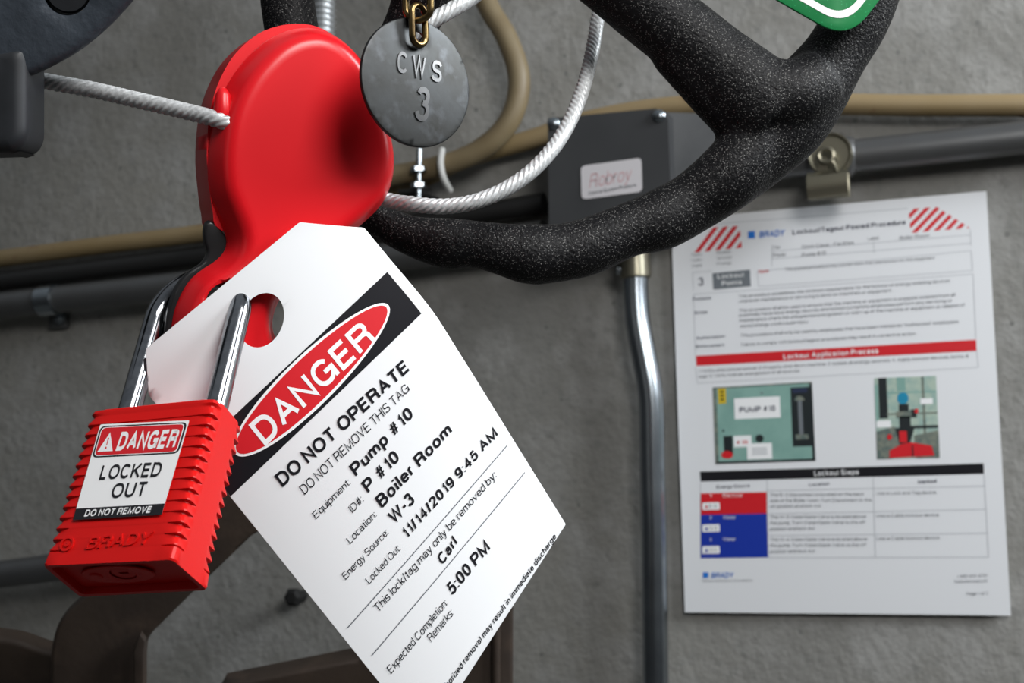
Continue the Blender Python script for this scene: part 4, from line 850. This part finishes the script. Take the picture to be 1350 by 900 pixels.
for s, a, b, cp, bd in (('Equipment:', (417, 684), (463, 637), 9.5, 0), ('Pump #10', (470, 628), (546, 548), 17, B_), ('ID#:', (465, 676), (480, 660), 10, 0), ('P #10', (486, 650), (528, 605), 17, B_),
                        ('Location:', (462, 717), (497, 680), 9.5, 0), ('Boiler Room', (504, 670), (597, 569), 17, B_), ('Energy Source:', (456, 764), (513, 703), 9.5, 0), ('W-3', (520, 691), (548, 661), 17, B_),
                        ('Locked Out:', (487, 770), (529, 724), 9.5, 0), ('11/14/2019 9:45 AM', (538, 709), (657, 573), 14, B_), ('This lock/tag may only be removed by:', (499, 807), (655, 628), 11, 0), ('Carl', (584, 745), (604, 716), 14, B_),
                        ('5:00 PM', (597, 785), (647, 723), 16, B_), ('Expected Completion:', (516, 888), (591, 796), 10.5, 0), ('Remarks:', (569, 846), (599, 809), 10.5, 0),
                        ('Unauthorized removal may result in immediate discharge', (574, 930), (734, 708), 8.5, .02)):
    Ttext(s, a, b, cp, M_INK, bd)
for a, b in (((458, 827.5), (669, 586.5)), ((490, 864), (692, 622.5))):
    a2, b2 = taguv(*a), taguv(*b); n = 24; w = .13
    for i in range(n):
        p, q = V(*a2) + (V(*b2) - V(*a2)) * i / n, V(*a2) + (V(*b2) - V(*a2)) * (i + 1) / n
        put_poly(mb, [p + V(0, -w), q + V(0, -w), q + V(0, w), p + V(0, w)], M_GREYINK, tmp_, .16)
mb.build('printing', t, smooth=0, fix=False)

# ---- padlock
LR = np.array([[0.9498624566, -0.0991455709, 0.2965324085], [-0.0786967864, 0.8420522601, 0.5336242190], [-0.3026022626, -0.5302057592, 0.7920313905]])
LT = np.array([-94.4308082, 40.1983329, 368.4191438])
obs = {(-1, -1, -1): (118, 540), (1, -1, -1): (287, 523), (1, 1, -1): (228, 737), (-1, 1, -1): (55, 745), (1, -1, 1): (322, 565), (1, 1, 1): (275, 778), (-1, 1, 1): (105, 787)}
corn = {}
for s in [(a, b, c_) for a in (-1, 1) for b in (-1, 1) for c_ in (-1, 1)]:
    q = LR @ (V(*s) * V(19, 22.5, 10)) + LT
    if s in obs: q = ray(*obs[s]) * q[2]
    corn[s] = q
def lcam(x, y, z):
    a, b, c_ = x / 19, y / 22.5, z / 10; q = 0
    for s, p in corn.items(): q = q + p * ((1 + s[0] * a) * (1 + s[1] * b) * (1 + s[2] * c_) / 8)
    return q
def lw(x, y, z): return cam2world(lcam(x, y, z))
t = thing('safety_padlock', lw(0, 22.5, 0), 'red plastic safety padlock with locked out label hanging at lower left', 'padlock')
# ribbed body: stacked saw-tooth slices
def section(off, cr=1.6, hx=18.4, hz=9.5, fw=.34):
    """rounded rectangle with outward ribs on front, back and the corners; the middles of the two sides stay flat"""
    P = []
    def seg(a, b, n): 
        for k in range(n): P.append(a + (b - a) * k / n)
    cs = [(-hx, -hz), (hx, -hz), (hx, hz), (-hx, hz)]
    base = []
    for i, (sx, sz) in enumerate(((-1, -1), (1, -1), (1, 1), (-1, 1))):
        for k in range(4):
            a = math.radians([180, 270, 0, 90][i] + 90 * k / 3); base.append((sx * (hx - cr) + cr * math.cos(a), sz * (hz - cr) + cr * math.sin(a)))
    full = []
    n = len(base)
    for i in range(n):
        a, b = V(*base[i]), V(*base[(i + 1) % n]); L_ = np.linalg.norm(b - a); k = 14 if L_ > 5 else 1
        for j in range(k): full.append(a + (b - a) * j / k)
    out = []
    for p in full:
        wside = 1.0 if abs(p[1]) > hz - 3.2 else 0.               # flat middle on the sides
        g = unit(V(p[0] / hx, 0)) if abs(p[0]) > hx - .4 else V(0, 0)
        dx = math.copysign(1, p[0]) * (off * wside + .38 * (1 - wside)) if abs(p[0]) > hx - cr - .2 else 0
        wf = 1. if abs(p[0]) > hx - 2.5 else fw
        dz = math.copysign(1, p[1]) * (off * wf + .25 * (1 - wf)) if abs(p[1]) > hz - cr - .2 else 0
        out.append((p[0] + dx, p[1] + dz))
    return out
mb = MB(); prof = [(-22.5, -.9), (-22.2, 0.0), (-21.2, .25)]
nr = 13; y0, y1 = -20.6, 18.6
for i in range(nr):
    a = y0 + (y1 - y0) * i / nr; h = (y1 - y0) / nr
    prof += [(a, -.35), (a + h * .12, -.38), (a + h * .80, .42), (a + h * .93, .42), (a + h * .985, -.1)]
prof += [(y1, -.2), (18.9, .45), (22.0, .6), (22.5, .35)]
rings_ = []
for (y, off) in prof: rings_.append([lw(x, y, z) for x, z in section(off, fw=.34 if y < 11.8 else .04)])
n = len(rings_[0]); vs = [p for r in rings_ for p in r]; fs = []
for i in range(len(rings_) - 1):
    for k in range(n): fs.append((i * n + k, i * n + (k + 1) % n, (i + 1) * n + (k + 1) % n, (i + 1) * n + k))
fs.append(tuple(range(n)))
# bottom: rim, then recessed floor
last = (len(rings_) - 1) * n
def ins(f, y): return [lw(x * f[0], y, z * f[1]) for x, z in section(.35)]
for (f, y) in (((.93, .86), 22.5), ((.92, .84), 20.6)):
    vs += ins(f, y); m_ = len(vs) - n
    for k in range(n): fs.append((last + k, last + (k + 1) % n, m_ + (k + 1) % n, m_ + k))
    last = m_
fs.append(tuple(range(last, last + n))[::-1])
mb.add(vs, fs, M_RED_LOCK); body = mb.build('body', t, smooth=28)
# keyway plate and key slot on the underside
mb = MB(); ov = ring_pts(0, 0, 10.5, 5.2, 40); lm_ = lambda x, y, h: lw(x - 2.5, 20.6 + h, y)
slab(mb, ov, [ring_pts(1.5, 0, 3.6, 3.4, 24)], .2, .3, M_RED_LOCK, lambda x, y, h: lm_(x, y, h + .9), .8, 2, .3, 3); kp = mb.build('keyway_cover', t)
mb = MB(); slab(mb, ring_pts(1.5, 0, 3.4, 3.2, 24), [[(.3, -.5), (3.0, -.5), (3.0, .5), (.3, .5)]], .1, .2, M_RED_LOCK, lambda x, y, h: lm_(x, y, h + .45), .6, 1.2, .1, 2); mb.build('key_cylinder', kp)
mb = MB(); slab(mb, ring_pts(-6.3, 0, 1.9, 1.9, 20), [], .3, .5, M_RED_LOCK, lambda x, y, h: lm_(x, y, h + 1.3), .6, 1.2, .1, 3); mb.build('rivet', kp)
# embossed maker mark on the lower front
mb = MB()
def fz(px, py):                                             # point of the front face (local mm) seen at a pixel
    p = V(0., 0.)
    for _ in range(20):
        def pj(q):
            c_ = lcam(q[0], q[1], -10); return V(675 + F * c_[0] / c_[2], 450 + F * c_[1] / c_[2])
        f0 = pj(p) - V(px, py); J = np.stack([(pj(p + V(.01, 0)) - V(px, py) - f0) / .01, (pj(p + V(0, .01)) - V(px, py) - f0) / .01], 1); p = p + np.linalg.solve(J, -f0)
    return (p[0], p[1])
fmp = lambda x, y, h=0.: lw(x, y, -9.85 - h)
def emboss(P, f, h0, h1, m, mp):
    cnt = set()
    for q in f:
        for i, j in zip(q, tuple(q[1:]) + tuple(q[:1])): cnt.add((i, j))
    edge = [(i, j) for i, j in cnt if (j, i) not in cnt]; n = len(P)
    mb.add([mp(p[0], p[1], h1) for p in P] + [mp(p[0], p[1], h0) for p in P], list(f) + [(j, i, i + n, j + n) for i, j in edge], m)
v, f = text_tris('BRADY', 0.012, .25); a, b = V(*fz(112, 724)), V(*fz(199, 716)); u = unit(b - a); up = V(u[1], -u[0]); x0, x1 = v[:, 0].min(), v[:, 0].max(); y0, y1 = cap_height(.012)
emboss([a + (b - a) * ((x - x0) / (x1 - x0)) + up * 3.3 * ((y - y0) / (y1 - y0)) for x, y in v], f, -.3, .34, M_RED_LOCK, fmp)
cc_ = fz(88, 717)
for r0, r1 in ((2.0, 1.5), (.8, .1)):
    A = ring_pts(cc_[0], cc_[1], r0, r0, 24); B = ring_pts(cc_[0], cc_[1], r1, r1, 24); emboss(A + B, [(i, (i + 1) % 24, 24 + (i + 1) % 24, 24 + i) for i in range(24)], -.3, .34, M_RED_LOCK, fmp)
mb.build('embossed_mark', body, smooth=0)
# label
LQ = [fz(133, 560), fz(250.5, 554.5), fz(214, 679), fz(97, 686)]
def lq(u, v): return tuple((V(*LQ[0]) * (1 - u) + V(*LQ[1]) * u) * (1 - v) + (V(*LQ[3]) * (1 - u) + V(*LQ[2]) * u) * v)
qmp = lambda u, v, h=0.: fmp(*lq(u, v), h + .42)
mb = MB()
def qp(pts, m, l): put_poly(mb, pts, m, qmp, l)
def qround(u0, v0, u1, v1, r): return [(x, y) for x, y in round_poly([(u0, v0), (u1, v0), (u1, v1), (u0, v1)], r, 5)]
qp(qround(0, 0, 1, 1, .02), M_WHITEINK, .06)
qp(qround(.012, .02, .985, .36, .06), M_INK, .10); qp(qround(.03, .035, .965, .345, .05), M_WHITEINK, .13); qp(qround(.04, .042, .955, .338, .048), M_REDINK, .16)
qp([(0.0, .885), (1, .885), (1, 1), (0.0, 1)], M_INK, .10)
def qt(body, u0, u1, v, cap, m, bold, shear=0., l=.2): put_text(mb, body, (u0, v), (u1, v), cap, (0, -1), m, qmp, bold, shear, l)
qt('DANGER', .265, .93, .30, .205, M_WHITEINK, .035, .12)
qp([(.06, .30), (.145, .095), (.235, .30)], M_WHITEINK, .2)
qp([(.138, .155), (.154, .155), (.150, .235), (.142, .235)], M_REDINK, .23); qp(ring_pts(.146, .262, .010, .013, 10), M_REDINK, .23)
qt('LOCKED', .17, .85, .60, .155, M_INK, .022); qt('OUT', .36, .74, .80, .155, M_INK, .022)
qt('DO NOT REMOVE', .12, .87, .975, .07, M_WHITEINK, .03, .15)
mb.build('label', t, smooth=0, fix=False)
# shackle
mb = MB(); S = 13.4
pts = [(-S, -18, 0), (-S, -30, 0), (-S, -45, 0), (-S, -54, 0)] + [(-S * math.cos(a), -56 - S * math.sin(a), 0) for a in np.linspace(0.05, math.pi - .05, 17)] + [(S, -54, 0), (S, -45, 0), (S, -30, 0), (S, -18, 0)]
def rig(x, y, z): return cam2world(LR @ V(x, y, z) + LT + V(.6, 0, 0))
tube(mb, catmull([rig(*p) for p in pts], 4), .00315, M_STEEL, 28)
mb.build('shackle', t)['label'] = 'polished steel shackle'
